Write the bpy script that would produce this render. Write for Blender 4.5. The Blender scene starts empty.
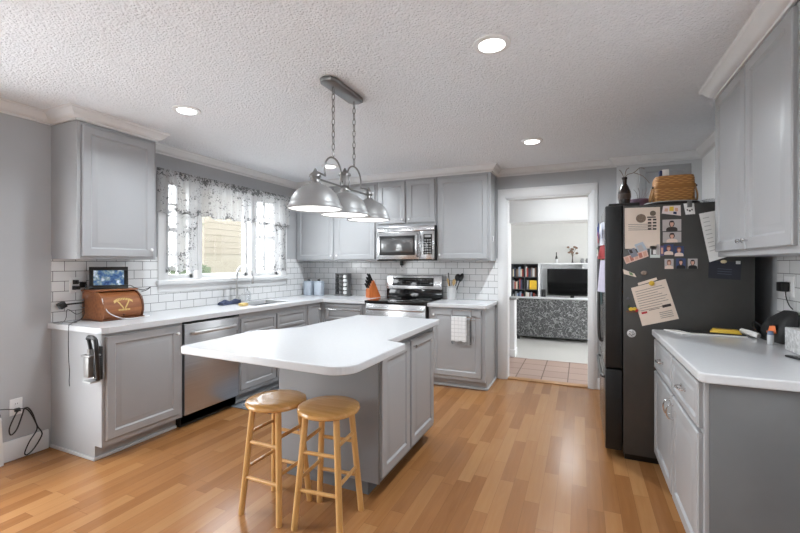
import bpy, bmesh, math, random
from mathutils import Vector, Matrix
random.seed(7)
S = bpy.context.scene
COL = S.collection
PI = math.pi

def lin(c):
    c /= 255.0
    return c / 12.92 if c <= 0.04045 else ((c + 0.055) / 1.055) ** 2.4
def rgb(r, g=None, b=None):
    if g is None: g = b = r
    return (lin(r), lin(g), lin(b), 1)

# ------------------------------------------------------------------ camera
cam_d = bpy.data.cameras.new('camera')
cam = bpy.data.objects.new('camera', cam_d); COL.objects.link(cam)
cam_d.sensor_width = 36; cam_d.lens = 408.1 / 800 * 36
cam_d.shift_y = -(266.5 - 263.7) / 800
cam_d.clip_start = 0.05
cam.location = (3.6165, 0, 1.3648)
cam.rotation_euler = (PI / 2, 0, math.radians(23.86))
S.camera = cam

# ------------------------------------------------------------------ world, exposure, daylight
S.view_settings.view_transform = 'Standard'; S.view_settings.look = 'None'
S.view_settings.gamma = 1; S.view_settings.use_curve_mapping = False
S.view_settings.exposure = 0.38
W = bpy.data.worlds.new('sky'); S.world = W; W.use_nodes = True
nt = W.node_tree; bg = nt.nodes['Background']
bg.inputs['Color'].default_value = (0.93, 0.97, 1.0, 1); bg.inputs['Strength'].default_value = 11.0
try:
    S.cycles.max_bounces = 8; S.cycles.diffuse_bounces = 5; S.cycles.transparent_max_bounces = 12
    S.cycles.sample_clamp_indirect = 6; S.cycles.use_denoising = True
    S.cycles.caustics_reflective = False; S.cycles.caustics_refractive = False
except Exception: pass
RECESS_W = 9.5      # each ceiling downlight
PENDANT_W = 0.4      # each pendant bulb
LIVING_W = 16.0  # unseen living room lamp, added for brightness
FILL_W = 40.0     # unseen fill lamp added behind the camera
LAMPCOL = (0.88, 0.95, 1.0)

# ------------------------------------------------------------------ material helpers
def newmat(name):
    m = bpy.data.materials.new(name); m.use_nodes = True
    return m, m.node_tree.nodes, m.node_tree.links, m.node_tree.nodes['Principled BSDF']
def sep(N, L, vec):
    s = N.new('ShaderNodeSeparateXYZ'); L.new(vec, s.inputs[0]); return s
def mth(N, L, op, a, b=None, c=None):
    n = N.new('ShaderNodeMath'); n.operation = op
    for i, v in enumerate((a, b, c)):
        if v is None: continue
        if isinstance(v, (int, float)): n.inputs[i].default_value = v
        else: L.new(v, n.inputs[i])
    return n.outputs[0]
def ramp(N, L, fac, stops):
    r = N.new('ShaderNodeValToRGB'); e = r.color_ramp.elements
    while len(e) < len(stops): e.new(0.5)
    for el, (p, c) in zip(e, stops): el.position = p; el.color = c
    L.new(fac, r.inputs[0]); return r.outputs[0]
def world_pos(N):
    return N.new('ShaderNodeNewGeometry').outputs['Position']
def sc(c, k): return (min(1, c[0] * k), min(1, c[1] * k), min(1, c[2] * k), 1)

MATS = {}
def mat(name, col, rough=0.5, metal=0.0, var=0.06, scale=14.0, bump=0.0, bscale=60.0, coat=0.0, spec=0.5):
    if name in MATS: return MATS[name]
    m, N, L, b = newmat(name)
    tc = N.new('ShaderNodeTexCoord')
    nz = N.new('ShaderNodeTexNoise'); nz.inputs['Scale'].default_value = scale; nz.inputs['Detail'].default_value = 3
    L.new(tc.outputs['Object'], nz.inputs['Vector'])
    c = ramp(N, L, nz.outputs['Fac'], [(0.3, sc(col, 1 - var)), (0.7, sc(col, 1 + var))])
    L.new(c, b.inputs['Base Color'])
    b.inputs['Roughness'].default_value = rough; b.inputs['Metallic'].default_value = metal
    b.inputs['Specular IOR Level'].default_value = spec; b.inputs['Coat Weight'].default_value = coat
    if bump:
        n2 = N.new('ShaderNodeTexNoise'); n2.inputs['Scale'].default_value = bscale; n2.inputs['Detail'].default_value = 2
        L.new(tc.outputs['Object'], n2.inputs['Vector'])
        bp = N.new('ShaderNodeBump'); bp.inputs['Strength'].default_value = bump; bp.inputs['Distance'].default_value = 0.004
        L.new(n2.outputs['Fac'], bp.inputs['Height']); L.new(bp.outputs[0], b.inputs['Normal'])
    MATS[name] = m; return m
def emit(name, col, strength):
    if name in MATS: return MATS[name]
    m, N, L, b = newmat(name)
    b.inputs['Base Color'].default_value = col
    b.inputs['Emission Color'].default_value = col; b.inputs['Emission Strength'].default_value = strength
    MATS[name] = m; return m
def glassmat(name, col=(1, 1, 1, 1), rough=0.02, mix=0.15):
    m, N, L, b = newmat(name)
    out = N['Material Output']; tr = N.new('ShaderNodeBsdfTransparent'); tr.inputs[0].default_value = col
    gl = N.new('ShaderNodeBsdfGlossy'); gl.inputs['Roughness'].default_value = rough
    mx = N.new('ShaderNodeMixShader')
    fr = N.new('ShaderNodeLayerWeight'); fr.inputs[0].default_value = 0.5
    f = mth(N, L, 'ADD', mth(N, L, 'MULTIPLY', mth(N, L, 'POWER', fr.outputs['Facing'], 5.0), 0.7), 0.03 + mix * 0.2)
    L.new(f, mx.inputs[0]); L.new(tr.outputs[0], mx.inputs[1]); L.new(gl.outputs[0], mx.inputs[2])
    L.new(mx.outputs[0], out.inputs['Surface']); N.remove(b)
    MATS[name] = m; return m

# floor: narrow oak strips running along y
def floor_mat():
    m, N, L, b = newmat('oak_strip_floor')
    s = sep(N, L, world_pos(N)); w = 0.083; ln = 0.62
    row = mth(N, L, 'FLOOR', mth(N, L, 'DIVIDE', s.outputs[0], w))
    wn = N.new('ShaderNodeTexWhiteNoise'); wn.noise_dimensions = '1D'; L.new(row, wn.inputs['W'])
    yy = mth(N, L, 'ADD', mth(N, L, 'DIVIDE', s.outputs[1], ln), mth(N, L, 'MULTIPLY', wn.outputs['Value'], 7.3))
    pid = mth(N, L, 'FLOOR', yy)
    cv = N.new('ShaderNodeCombineXYZ'); L.new(row, cv.inputs[0]); L.new(pid, cv.inputs[1])
    w2 = N.new('ShaderNodeTexWhiteNoise'); w2.noise_dimensions = '2D'; L.new(cv.outputs[0], w2.inputs['Vector'])
    gv = N.new('ShaderNodeCombineXYZ')
    L.new(mth(N, L, 'MULTIPLY', s.outputs[0], 42.0), gv.inputs[0])
    L.new(mth(N, L, 'ADD', mth(N, L, 'MULTIPLY', s.outputs[1], 3.2), mth(N, L, 'MULTIPLY', w2.outputs['Value'], 40)), gv.inputs[1])
    gr = N.new('ShaderNodeTexNoise'); gr.inputs['Scale'].default_value = 1.0; gr.inputs['Detail'].default_value = 4; gr.inputs['Distortion'].default_value = 0.6
    L.new(gv.outputs[0], gr.inputs['Vector'])
    f = mth(N, L, 'ADD', mth(N, L, 'MULTIPLY', w2.outputs['Value'], 0.62), mth(N, L, 'MULTIPLY', gr.outputs['Fac'], 0.42))
    c = ramp(N, L, f, [(0.10, FLOOR_C[0]), (0.5, FLOOR_C[1]), (0.92, FLOOR_C[2])])
    fx = mth(N, L, 'FRACT', mth(N, L, 'DIVIDE', s.outputs[0], w)); fy = mth(N, L, 'FRACT', yy)
    ex = mth(N, L, 'MINIMUM', fx, mth(N, L, 'SUBTRACT', 1, fx)); ey = mth(N, L, 'MINIMUM', fy, mth(N, L, 'SUBTRACT', 1, fy))
    seam = mth(N, L, 'MAXIMUM', mth(N, L, 'LESS_THAN', ex, 0.012), mth(N, L, 'LESS_THAN', ey, 0.0022))
    mx = N.new('ShaderNodeMix'); mx.data_type = 'RGBA'; L.new(mth(N, L, 'MULTIPLY', seam, 0.45), mx.inputs[0])
    L.new(c, mx.inputs[6]); mx.inputs[7].default_value = rgb(96, 62, 34)
    L.new(mx.outputs[2], b.inputs['Base Color'])
    b.inputs['Roughness'].default_value = 0.24; b.inputs['Specular IOR Level'].default_value = 0.33
    bp = N.new('ShaderNodeBump'); bp.inputs['Strength'].default_value = 0.15; bp.inputs['Distance'].default_value = 0.002
    L.new(mth(N, L, 'SUBTRACT', mth(N, L, 'MULTIPLY', gr.outputs['Fac'], 0.5), seam), bp.inputs['Height']); L.new(bp.outputs[0], b.inputs['Normal'])
    return m
FLOOR_C = (rgb(130, 85, 48), rgb(149, 103, 62), rgb(164, 120, 78))

def tile_mat(name, horiz, w, h, c1, c2, grout, mortar, rough, offset=0.5, bump=0.4):
    m, N, L, b = newmat(name)
    s = sep(N, L, world_pos(N)); cv = N.new('ShaderNodeCombineXYZ')
    if horiz: L.new(s.outputs[0], cv.inputs[0]); L.new(s.outputs[1], cv.inputs[1])
    else:
        L.new(mth(N, L, 'ADD', s.outputs[0], s.outputs[1]), cv.inputs[0]); L.new(mth(N, L, 'SUBTRACT', s.outputs[2], 0.925), cv.inputs[1])
    bt = N.new('ShaderNodeTexBrick'); L.new(cv.outputs[0], bt.inputs['Vector'])
    bt.offset = offset; bt.inputs['Scale'].default_value = 1.0
    bt.inputs['Brick Width'].default_value = w; bt.inputs['Row Height'].default_value = h
    bt.inputs['Mortar Size'].default_value = mortar; bt.inputs['Mortar Smooth'].default_value = 0.1
    bt.inputs['Color1'].default_value = c1; bt.inputs['Color2'].default_value = c2; bt.inputs['Mortar'].default_value = grout
    L.new(bt.outputs['Color'], b.inputs['Base Color'])
    L.new(mth(N, L, 'ADD', rough, mth(N, L, 'MULTIPLY', bt.outputs['Fac'], 0.5)), b.inputs['Roughness'])
    bp = N.new('ShaderNodeBump'); bp.inputs['Strength'].default_value = bump; bp.inputs['Distance'].default_value = 0.003; bp.invert = True
    L.new(bt.outputs['Fac'], bp.inputs['Height']); L.new(bp.outputs[0], b.inputs['Normal'])
    return m

def ceiling_mat():
    m, N, L, b = newmat('stippled_ceiling')
    p = world_pos(N)
    n1 = N.new('ShaderNodeTexNoise'); n1.inputs['Scale'].default_value = 60; n1.inputs['Detail'].default_value = 4; n1.inputs['Roughness'].default_value = 0.65
    L.new(p, n1.inputs['Vector'])
    vo = N.new('ShaderNodeTexVoronoi'); vo.inputs['Scale'].default_value = 80; L.new(p, vo.inputs['Vector'])
    h = mth(N, L, 'SUBTRACT', n1.outputs['Fac'], mth(N, L, 'MULTIPLY', vo.outputs['Distance'], 0.5))
    bp = N.new('ShaderNodeBump'); bp.inputs['Strength'].default_value = 0.9; bp.inputs['Distance'].default_value = 0.014
    L.new(h, bp.inputs['Height']); L.new(bp.outputs[0], b.inputs['Normal'])
    c = ramp(N, L, n1.outputs['Fac'], [(0.3, rgb(236, 239, 243)), (0.7, rgb(244, 247, 251))]); L.new(c, b.inputs['Base Color'])
    b.inputs['Roughness'].default_value = 0.9; return m

def lace_mat():
    m, N, L, b = newmat('sheer_floral_lace')
    tc = N.new('ShaderNodeTexCoord'); out = N['Material Output']; N.remove(b)
    uv = sep(N, L, tc.outputs['UV'])
    p = world_pos(N)
    n1 = N.new('ShaderNodeTexNoise'); n1.inputs['Scale'].default_value = 38; n1.inputs['Detail'].default_value = 2.5; n1.inputs['Distortion'].default_value = 1.3
    L.new(p, n1.inputs['Vector'])
    n2 = N.new('ShaderNodeTexNoise'); n2.inputs['Scale'].default_value = 8.5; n2.inputs['Detail'].default_value = 1; L.new(p, n2.inputs['Vector'])
    edge = uv.outputs[1]     # 1 at dense border
    v = mth(N, L, 'ADD', n1.outputs['Fac'], mth(N, L, 'ADD', mth(N, L, 'MULTIPLY', mth(N, L, 'SUBTRACT', n2.outputs['Fac'], 0.5), 0.45), mth(N, L, 'MULTIPLY', edge, 0.13)))
    motif = ramp(N, L, v, [(0.60, (0, 0, 0, 1)), (0.66, (1, 1, 1, 1))])
    mf = sep(N, L, motif).outputs[0]
    tr = N.new('ShaderNodeBsdfTransparent')
    df = N.new('ShaderNodeBsdfDiffuse'); tl = N.new('ShaderNodeBsdfTranslucent')
    cm = N.new('ShaderNodeMix'); cm.data_type = 'RGBA'; L.new(mf, cm.inputs[0]); cm.inputs[6].default_value = rgb(190); cm.inputs[7].default_value = rgb(104)
    L.new(cm.outputs[2], df.inputs[0]); L.new(cm.outputs[2], tl.inputs[0])
    m1 = N.new('ShaderNodeMixShader'); m1.inputs[0].default_value = 0.13; L.new(df.outputs[0], m1.inputs[1]); L.new(tl.outputs[0], m1.inputs[2])
    op = mth(N, L, 'ADD', 0.84, mth(N, L, 'MULTIPLY', mf, 0.15))
    m2 = N.new('ShaderNodeMixShader'); L.new(op, m2.inputs[0]); L.new(tr.outputs[0], m2.inputs[1]); L.new(m1.outputs[0], m2.inputs[2])
    L.new(m2.outputs[0], out.inputs['Surface']); return m

def leaf_fabric():
    m, N, L, b = newmat('leaf_print_upholstery')
    tc = N.new('ShaderNodeTexCoord')
    vo = N.new('ShaderNodeTexVoronoi'); vo.inputs['Scale'].default_value = 15; vo.feature = 'DISTANCE_TO_EDGE'
    nz = N.new('ShaderNodeTexNoise'); nz.inputs['Scale'].default_value = 7; nz.inputs['Detail'].default_value = 3
    L.new(tc.outputs['Object'], nz.inputs['Vector'])
    mxv = N.new('ShaderNodeMix'); mxv.data_type = 'RGBA'; mxv.inputs[0].default_value = 0.35
    L.new(tc.outputs['Object'], mxv.inputs[6]); L.new(nz.outputs['Color'], mxv.inputs[7])
    L.new(mxv.outputs[2], vo.inputs['Vector'])
    c = ramp(N, L, vo.outputs['Distance'], [(0.01, rgb(150)), (0.05, rgb(104)), (0.10, rgb(62)), (0.4, rgb(84))])
    L.new(c, b.inputs['Base Color']); b.inputs['Roughness'].default_value = 0.9; return m

def basket_mat(name, ca, cb, kx=120, kz=80):
    m, N, L, b = newmat(name); s = sep(N, L, world_pos(N))
    row = mth(N, L, 'MULTIPLY', s.outputs[2], kz)
    sh = mth(N, L, 'MULTIPLY', mth(N, L, 'MODULO', mth(N, L, 'FLOOR', row), 2), PI)
    wv = mth(N, L, 'SINE', mth(N, L, 'ADD', mth(N, L, 'MULTIPLY', mth(N, L, 'ADD', s.outputs[0], s.outputs[1]), kx), sh))
    fr = mth(N, L, 'FRACT', row); e = mth(N, L, 'MINIMUM', fr, mth(N, L, 'SUBTRACT', 1, fr))
    v = mth(N, L, 'ADD', mth(N, L, 'MULTIPLY', wv, 0.22), mth(N, L, 'MULTIPLY', e, 1.3))
    c = ramp(N, L, v, [(0.0, ca), (0.6, cb)]); L.new(c, b.inputs['Base Color']); b.inputs['Roughness'].default_value = 0.55
    bp = N.new('ShaderNodeBump'); bp.inputs['Strength'].default_value = 0.6; bp.inputs['Distance'].default_value = 0.004
    L.new(v, bp.inputs['Height']); L.new(bp.outputs[0], b.inputs['Normal']); return m

def wood_mat(name, c0, c1, axis=2, rough=0.4, k=(30, 30, 3)):
    m, N, L, b = newmat(name); tc = N.new('ShaderNodeTexCoord')
    mp = N.new('ShaderNodeMapping'); kk = [30, 30, 30]; kk[axis] = 3; mp.inputs['Scale'].default_value = kk
    L.new(tc.outputs['Object'], mp.inputs['Vector'])
    nz = N.new('ShaderNodeTexNoise'); nz.inputs['Scale'].default_value = 1.6; nz.inputs['Detail'].default_value = 4; nz.inputs['Distortion'].default_value = 0.5
    L.new(mp.outputs[0], nz.inputs['Vector'])
    c = ramp(N, L, nz.outputs['Fac'], [(0.3, c0), (0.7, c1)]); L.new(c, b.inputs['Base Color'])
    b.inputs['Roughness'].default_value = rough; return m

def steel_mat(name, col, rough=0.3, axis=0):
    m, N, L, b = newmat(name); tc = N.new('ShaderNodeTexCoord')
    mp = N.new('ShaderNodeMapping'); kk = [260, 260, 260]; kk[axis] = 2; mp.inputs['Scale'].default_value = kk
    L.new(tc.outputs['Object'], mp.inputs['Vector'])
    nz = N.new('ShaderNodeTexNoise'); nz.inputs['Scale'].default_value = 1; nz.inputs['Detail'].default_value = 2
    L.new(mp.outputs[0], nz.inputs['Vector'])
    c = ramp(N, L, nz.outputs['Fac'], [(0.3, sc(col, .92)), (0.7, sc(col, 1.06))]); L.new(c, b.inputs['Base Color'])
    b.inputs['Metallic'].default_value = 1; b.inputs['Roughness'].default_value = rough; return m

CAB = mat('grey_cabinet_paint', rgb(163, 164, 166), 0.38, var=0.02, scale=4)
CAB_SHADED = mat('grey_paint_shaded', rgb(130, 132, 135), 0.45, var=0.04, scale=3)  # darker than the cabinet paint: shade of the island front put into colour
WALL = mat('grey_wall_paint', rgb(174, 175, 177), 0.75, var=0.015, scale=3, bump=0.05, bscale=120)
WHITEWALL = mat('white_wall_paint', rgb(225, 225, 224), 0.8, var=0.015, scale=3)
TRIM = mat('white_trim_paint', rgb(222, 222, 222), 0.45, var=0.01)
COUNTER = mat('white_quartz', rgb(204, 205, 207), 0.2, var=0.015, scale=50)
FLOOR = floor_mat()
SUBWAY = tile_mat('white_subway_tile', False, 0.152, 0.0765, rgb(222), rgb(228), rgb(110), 0.0022, 0.15)
HALLTILE = tile_mat('terracotta_tile', True, 0.29, 0.29, rgb(164, 136, 122), rgb(176, 150, 136), rgb(122, 106, 98), 0.006, 0.4, 0.0)
CEIL = ceiling_mat()
LACE = lace_mat()
STEEL = steel_mat('brushed_steel', rgb(196, 196, 197), 0.27)
STEELV = steel_mat('brushed_steel_panel', rgb(200, 200, 202), 0.36, 1)
NICKEL = mat('brushed_nickel', rgb(150, 149, 148), 0.34, 1.0, var=0.03)
CHROME = mat('chrome', rgb(215), 0.12, 1.0, var=0.01)
WHITE = mat('white_plastic', rgb(228), 0.4, var=0.01)
BLACK = mat('black_plastic', rgb(22), 0.35, var=0.08)
BLACKM = mat('matte_black', rgb(30), 0.7, var=0.1)
BGLASS = mat('black_glass', rgb(14), 0.07, var=0.02)
DARKSTEEL = mat('slate_fridge_finish', rgb(74, 73, 71), 0.42, 0.35, var=0.05)
DARKDOOR = mat('black_fridge_door_edge', rgb(20), 0.5, 0.0, var=0.05)
FRONTSTEEL = steel_mat('slate_door_front', rgb(120, 119, 118), 0.25, 2)
STOOLW = wood_mat('light_stool_wood', rgb(192, 146, 86), rgb(208, 164, 106), 2, 0.32)
STOOLSEAT = wood_mat('stool_seat_wood', rgb(190, 142, 82), rgb(208, 162, 104), 0, 0.13)
BREAD = wood_mat('oiled_oak', rgb(120, 68, 36), rgb(152, 95, 55), 1, 0.4)
BREADD = wood_mat('dark_oak_edge', rgb(84, 46, 26), rgb(108, 62, 34), 1, 0.4)
KNIFEW = wood_mat('orange_block_wood', rgb(176, 92, 44), rgb(204, 116, 60), 2, 0.4)
GOLD = mat('gold_print', rgb(196, 166, 100), 0.5, var=0.1)
PAPER = mat('cream_paper', rgb(222, 205, 190), 0.8, var=0.02)
PAPERW = mat('white_paper', rgb(232, 231, 228), 0.8, var=0.02)
INK = mat('grey_ink', rgb(120, 112, 106), 0.8)
INKD = mat('dark_ink', rgb(60, 52, 50), 0.8)
SKIN = mat('photo_skin', rgb(206, 160, 140), 0.6)
RED = mat('red_print', rgb(170, 40, 44), 0.6)
BLUE = mat('blue_print', rgb(52, 74, 140), 0.6)
NAVY = mat('navy_print', rgb(34, 44, 84), 0.6)
YELLOW = mat('yellow_print', rgb(214, 178, 60), 0.55)
GREEN = mat('green_print', rgb(110, 140, 96), 0.6)
ORANGE = mat('orange_plastic', rgb(226, 120, 60), 0.45)
PGREY = mat('photo_grey', rgb(176, 168, 166), 0.6)
BASKET = basket_mat('woven_splint', rgb(150, 98, 48), rgb(200, 146, 84))
CARPET = mat('pale_grey_carpet', rgb(186, 183, 178), 0.95, var=0.06, scale=90, bump=0.5, bscale=300)
LEAF = leaf_fabric()
THROW = mat('pale_grey_throw', rgb(196, 196, 198), 0.9, bump=0.3, bscale=80)
CANIS = mat('pale_blue_enamel', rgb(178, 187, 198), 0.25, 0.3, var=0.03)
LAMPGLASS = emit('lit_diffuser', (1, 0.99, 0.97, 1), 1.3)
LENS = emit('lit_lens', (1, 0.985, 0.96, 1), 6.0)
GLASS = glassmat('window_glass', mix=0.05)
CLEAR = glassmat('clear_plastic', (0.93, 0.94, 0.95, 1), 0.05, 0.6)
GRANITE = mat('speckled_grey', rgb(196), 0.6, var=0.3, scale=60)

# ------------------------------------------------------------------ mesh builder
def Wl(o):
    v = Vector((0, 0, 0))
    while o: v += o.location; o = o.parent
    return v
class MB:
    def __init__(s): s.bm = bmesh.new(); s.mi = 0
    def _tag(s, before):
        for f in s.bm.faces:
            if f not in before: f.material_index = s.mi
    def hexa(s, V, b=0.0, seg=2):
        vs = [s.bm.verts.new(v) for v in V]
        fs = [s.bm.faces.new([vs[i] for i in q]) for q in ((0, 3, 2, 1), (4, 5, 6, 7), (0, 1, 5, 4), (1, 2, 6, 5), (2, 3, 7, 6), (3, 0, 4, 7))]
        for f in fs: f.material_index = s.mi
        if b > 0:
            ed = list({e for f in fs for e in f.edges})
            r = bmesh.ops.bevel(s.bm, geom=ed, offset=b, segments=seg, profile=0.5, affect='EDGES', clamp_overlap=True)
            for f in r['faces']: f.material_index = s.mi
        return s
    def box(s, x0, y0, z0, x1, y1, z1, b=0.0, seg=2):
        x0, x1 = sorted((x0, x1)); y0, y1 = sorted((y0, y1)); z0, z1 = sorted((z0, z1))
        return s.hexa([(x0, y0, z0), (x1, y0, z0), (x1, y1, z0), (x0, y1, z0), (x0, y0, z1), (x1, y0, z1), (x1, y1, z1), (x0, y1, z1)], b, seg)
    def loft(s, rings, cap0=True, cap1=True, closed=True):
        R = [[s.bm.verts.new(v) for v in r] for r in rings]; n = len(R[0])
        for a, b in zip(R, R[1:]):
            for i in range(n if closed else n - 1):
                j = (i + 1) % n
                try: s.bm.faces.new((a[i], a[j], b[j], b[i])).material_index = s.mi
                except ValueError: pass
        if cap0: s.bm.faces.new(list(reversed(R[0]))).material_index = s.mi
        if cap1: s.bm.faces.new(R[-1]).material_index = s.mi
        return s
    def cyl(s, p0, p1, r0, r1=None, n=16):
        return s.tube([p0, p1], r0, n, r_end=r1)
    def tube(s, pts, r, n=8, closed=False, r_end=None):
        P = [Vector(p) for p in pts]; m = len(P); rings = []; ref = None
        for i, p in enumerate(P):
            if closed: t = P[(i + 1) % m] - P[i - 1]
            else: t = P[min(i + 1, m - 1)] - P[max(i - 1, 0)]
            if t.length < 1e-9: t = Vector((0, 0, 1))
            t.normalize()
            if ref is None:
                ref = Vector((0, 0, 1)) if abs(t.z) < 0.9 else Vector((1, 0, 0))
            u = (ref - t * ref.dot(t))
            if u.length < 1e-6: u = t.orthogonal()
            u.normalize(); ref = u; v = t.cross(u)
            rr = r if not callable(r) else r(i / max(1, m - 1))
            if r_end is not None: rr = r + (r_end - r) * i / (m - 1)
            rings.append([p + u * (rr * math.cos(2 * PI * k / n)) + v * (rr * math.sin(2 * PI * k / n)) for k in range(n)])
        if closed:
            rings.append(rings[0]); return s.loft(rings, False, False)
        return s.loft(rings)
    def lathe(s, prof, c, n=24, ax=(0, 0, 1)):
        ax = Vector(ax).normalized(); u = ax.orthogonal().normalized() if abs(ax.z) < 0.99 else Vector((1, 0, 0)); v = ax.cross(u); c = Vector(c)
        rings = [[c + ax * z + (u * math.cos(2 * PI * k / n) + v * math.sin(2 * PI * k / n)) * max(r, 1e-4) for k in range(n)] for r, z in prof]
        return s.loft(rings)
    def prism(s, poly, z0, z1, b=0.0):
        n = len(poly); before = set(s.bm.faces)
        if b > 0:
            # rounded top and bottom edge by inset rings
            def inset(d):
                out = []
                for i in range(n):
                    p = Vector(poly[i]); a = Vector(poly[i - 1]); c = Vector(poly[(i + 1) % n])
                    e1 = (p - a).normalized(); e2 = (c - p).normalized()
                    n1 = Vector((-e1.y, e1.x)); n2 = Vector((-e2.y, e2.x)); nn = n1 + n2
                    if nn.length < 1e-6: nn = n1
                    nn.normalize(); k = d / max(0.4, nn.dot(n1)); q = p + nn * k; out.append(q)
                return out
            i1 = inset(b); i2 = inset(b * 0.3)
            f = lambda P, z: [(p[0], p[1], z) for p in P]
            return s.loft([f(i1, z0), f(i2, z0 + b * 0.3), f(poly, z0 + b), f(poly, z1 - b), f(i2, z1 - b * 0.3), f(i1, z1)])
        return s.loft([[(p[0], p[1], z0) for p in poly], [(p[0], p[1], z1) for p in poly]])
    def ball(s, c, rx, ry=None, rz=None, n=14, m=9):
        ry = ry or rx; rz = rz or rx; rings = []
        for i in range(m + 1):
            a = -PI / 2 + PI * i / m; k = max(math.cos(a), 0.01)
            rings.append([(c[0] + rx * k * math.cos(2 * PI * j / n), c[1] + ry * k * math.sin(2 * PI * j / n), c[2] + rz * math.sin(a)) for j in range(n)])
        return s.loft(rings)
    def panel(s, o, u, v, n, w, h, prof):
        """nested rectangles (inset, depth) lofted from back to front: a raised-panel door"""
        o, u, v, n = map(Vector, (o, u, v, n)); rings = []
        for i, d in prof:
            rings.append([o + u * a + v * b + n * d for a, b in ((i, i), (w - i, i), (w - i, h - i), (i, h - i))])
        return s.loft(rings)
    def xf(s, M): bmesh.ops.transform(s.bm, matrix=M, verts=s.bm.verts); return s
    def build(s, name, mats, parent=None, org=None, smooth=35, uvf=None):
        bm = s.bm; bmesh.ops.recalc_face_normals(bm, faces=bm.faces)
        if parent is not None: sh = Wl(parent); loc = Vector((0, 0, 0))
        else:
            if org is None:
                xs = [v.co.x for v in bm.verts]; ys = [v.co.y for v in bm.verts]; zs = [v.co.z for v in bm.verts]
                org = ((min(xs) + max(xs)) / 2, (min(ys) + max(ys)) / 2, min(zs))
            sh = loc = Vector(org)
        if uvf:
            lay = bm.loops.layers.uv.new('UVMap')
            for f in bm.faces:
                for l in f.loops: l[lay].uv = uvf(l.vert.co)
        bmesh.ops.translate(bm, vec=-sh, verts=bm.verts)
        me = bpy.data.meshes.new(name); bm.to_mesh(me); bm.free()
        for m in (mats if isinstance(mats, (list, tuple)) else [mats]): me.materials.append(m)
        if smooth:
            for p in me.polygons: p.use_smooth = len(p.vertices) <= 4
            me.set_sharp_from_angle(angle=math.radians(smooth))
        ob = bpy.data.objects.new(name, me); COL.objects.link(ob); ob.location = loc
        if parent is not None: ob.parent = parent
        return ob
def thing(name, label, cat, loc, group=None):
    o = bpy.data.objects.new(name, None); COL.objects.link(o); o.location = loc; o.empty_display_size = 0.1
    o['label'] = label; o['category'] = cat
    if group: o['group'] = group
    return o
def tag(o, label, cat, group=None, kind=None):
    o['label'] = label; o['category'] = cat
    if group: o['group'] = group
    if kind: o['kind'] = kind
    return o
def struct(o, label=None):
    o['kind'] = 'structure'
    if label: o['label'] = label
    return o
def dup(root, delta, label):
    r = root.copy(); COL.objects.link(r); r.location = root.location + Vector(delta); r['label'] = label
    for ch in list(root.children):
        c = ch.copy(); COL.objects.link(c); c.parent = r
        for g in list(ch.children):
            d = g.copy(); COL.objects.link(d); d.parent = c
    return r
def arc(c, r, a0, a1, n, u, v):
    c, u, v = Vector(c), Vector(u), Vector(v)
    return [c + u * (r * math.cos(a0 + (a1 - a0) * i / n)) + v * (r * math.sin(a0 + (a1 - a0) * i / n)) for i in range(n + 1)]
def smoothpath(P, k=6):
    P = [Vector(p) for p in P]; out = []
    for i in range(len(P) - 1):
        a, b, c, d = P[max(i - 1, 0)], P[i], P[i + 1], P[min(i + 2, len(P) - 1)]
        for j in range(k):
            t = j / k
            out.append(0.5 * ((2 * b) + (c - a) * t + (2 * a - 5 * b + 4 * c - d) * t * t + (3 * b - a - 3 * c + d) * t ** 3))
    return out + [P[-1]]

# ------------------------------------------------------------------ dimensions
D = 4.932; XR = 4.72; CZ = 2.475; YB = -2.7; YL = 1.733; HC = 0.925; ZU = 1.398; ZT = 2.396
WT = 0.14
# ------------------------------------------------------------------ room shell
struct(MB().box(-WT, YB - WT, -0.1, XR + WT, D + 0.03, 0).build('floor', FLOOR, smooth=0), 'light oak strip floor')
struct(MB().box(-WT, YB - WT, CZ, XR + WT, D + WT, CZ + 0.1).build('ceiling', CEIL, smooth=0), 'white stippled ceiling')
def wall_with_holes(name, m, axis, c0, c1, a0, a1, z0, z1, holes, label):
    mb = MB()
    def put(p0, p1, q0, q1):
        if p1 - p0 < 1e-4 or q1 - q0 < 1e-4: return
        if axis == 'x': mb.box(c0, p0, q0, c1, p1, q1)
        else: mb.box(p0, c0, q0, p1, c1, q1)
    cur = a0
    for h0, h1, hz0, hz1 in sorted(holes):
        put(cur, h0, z0, z1); put(h0, h1, z0, hz0); put(h0, h1, hz1, z1); cur = h1
    put(cur, a1, z0, z1)
    return struct(mb.build(name, m, smooth=0), label)
WY0, WY1, WZ0, WZ1 = 2.66, 4.30, 1.20, 2.20
RW = (0.95, 1.65, 1.05, 2.05)      # window added out of view in the right wall for side light
PD = (-0.7, 1.3, 0.02, 2.05)       # unseen patio door, added to bring daylight in from the left
wall_with_holes('wall_left', WALL, 'x', -WT, 0, YB - WT, D + WT, 0, CZ, [(WY0, WY1, WZ0, WZ1), PD], 'grey painted wall with the kitchen window')
DX0, DX1, DZ = 2.812, 3.706, 2.135
wall_with_holes('wall_back', WALL, 'y', D, D + WT, 0, XR, 0, CZ, [(DX0, DX1, 0, DZ)], 'grey painted wall behind the range with a doorway')
wall_with_holes('wall_right', WALL, 'x', XR, XR + WT, YB - WT, D + WT, 0, CZ, [RW], 'grey painted wall beside the fridge')
wall_with_holes('wall_rear', WALL, 'y', YB - WT, YB, 0, XR, 0, CZ, [], 'grey painted dining wall')

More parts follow.
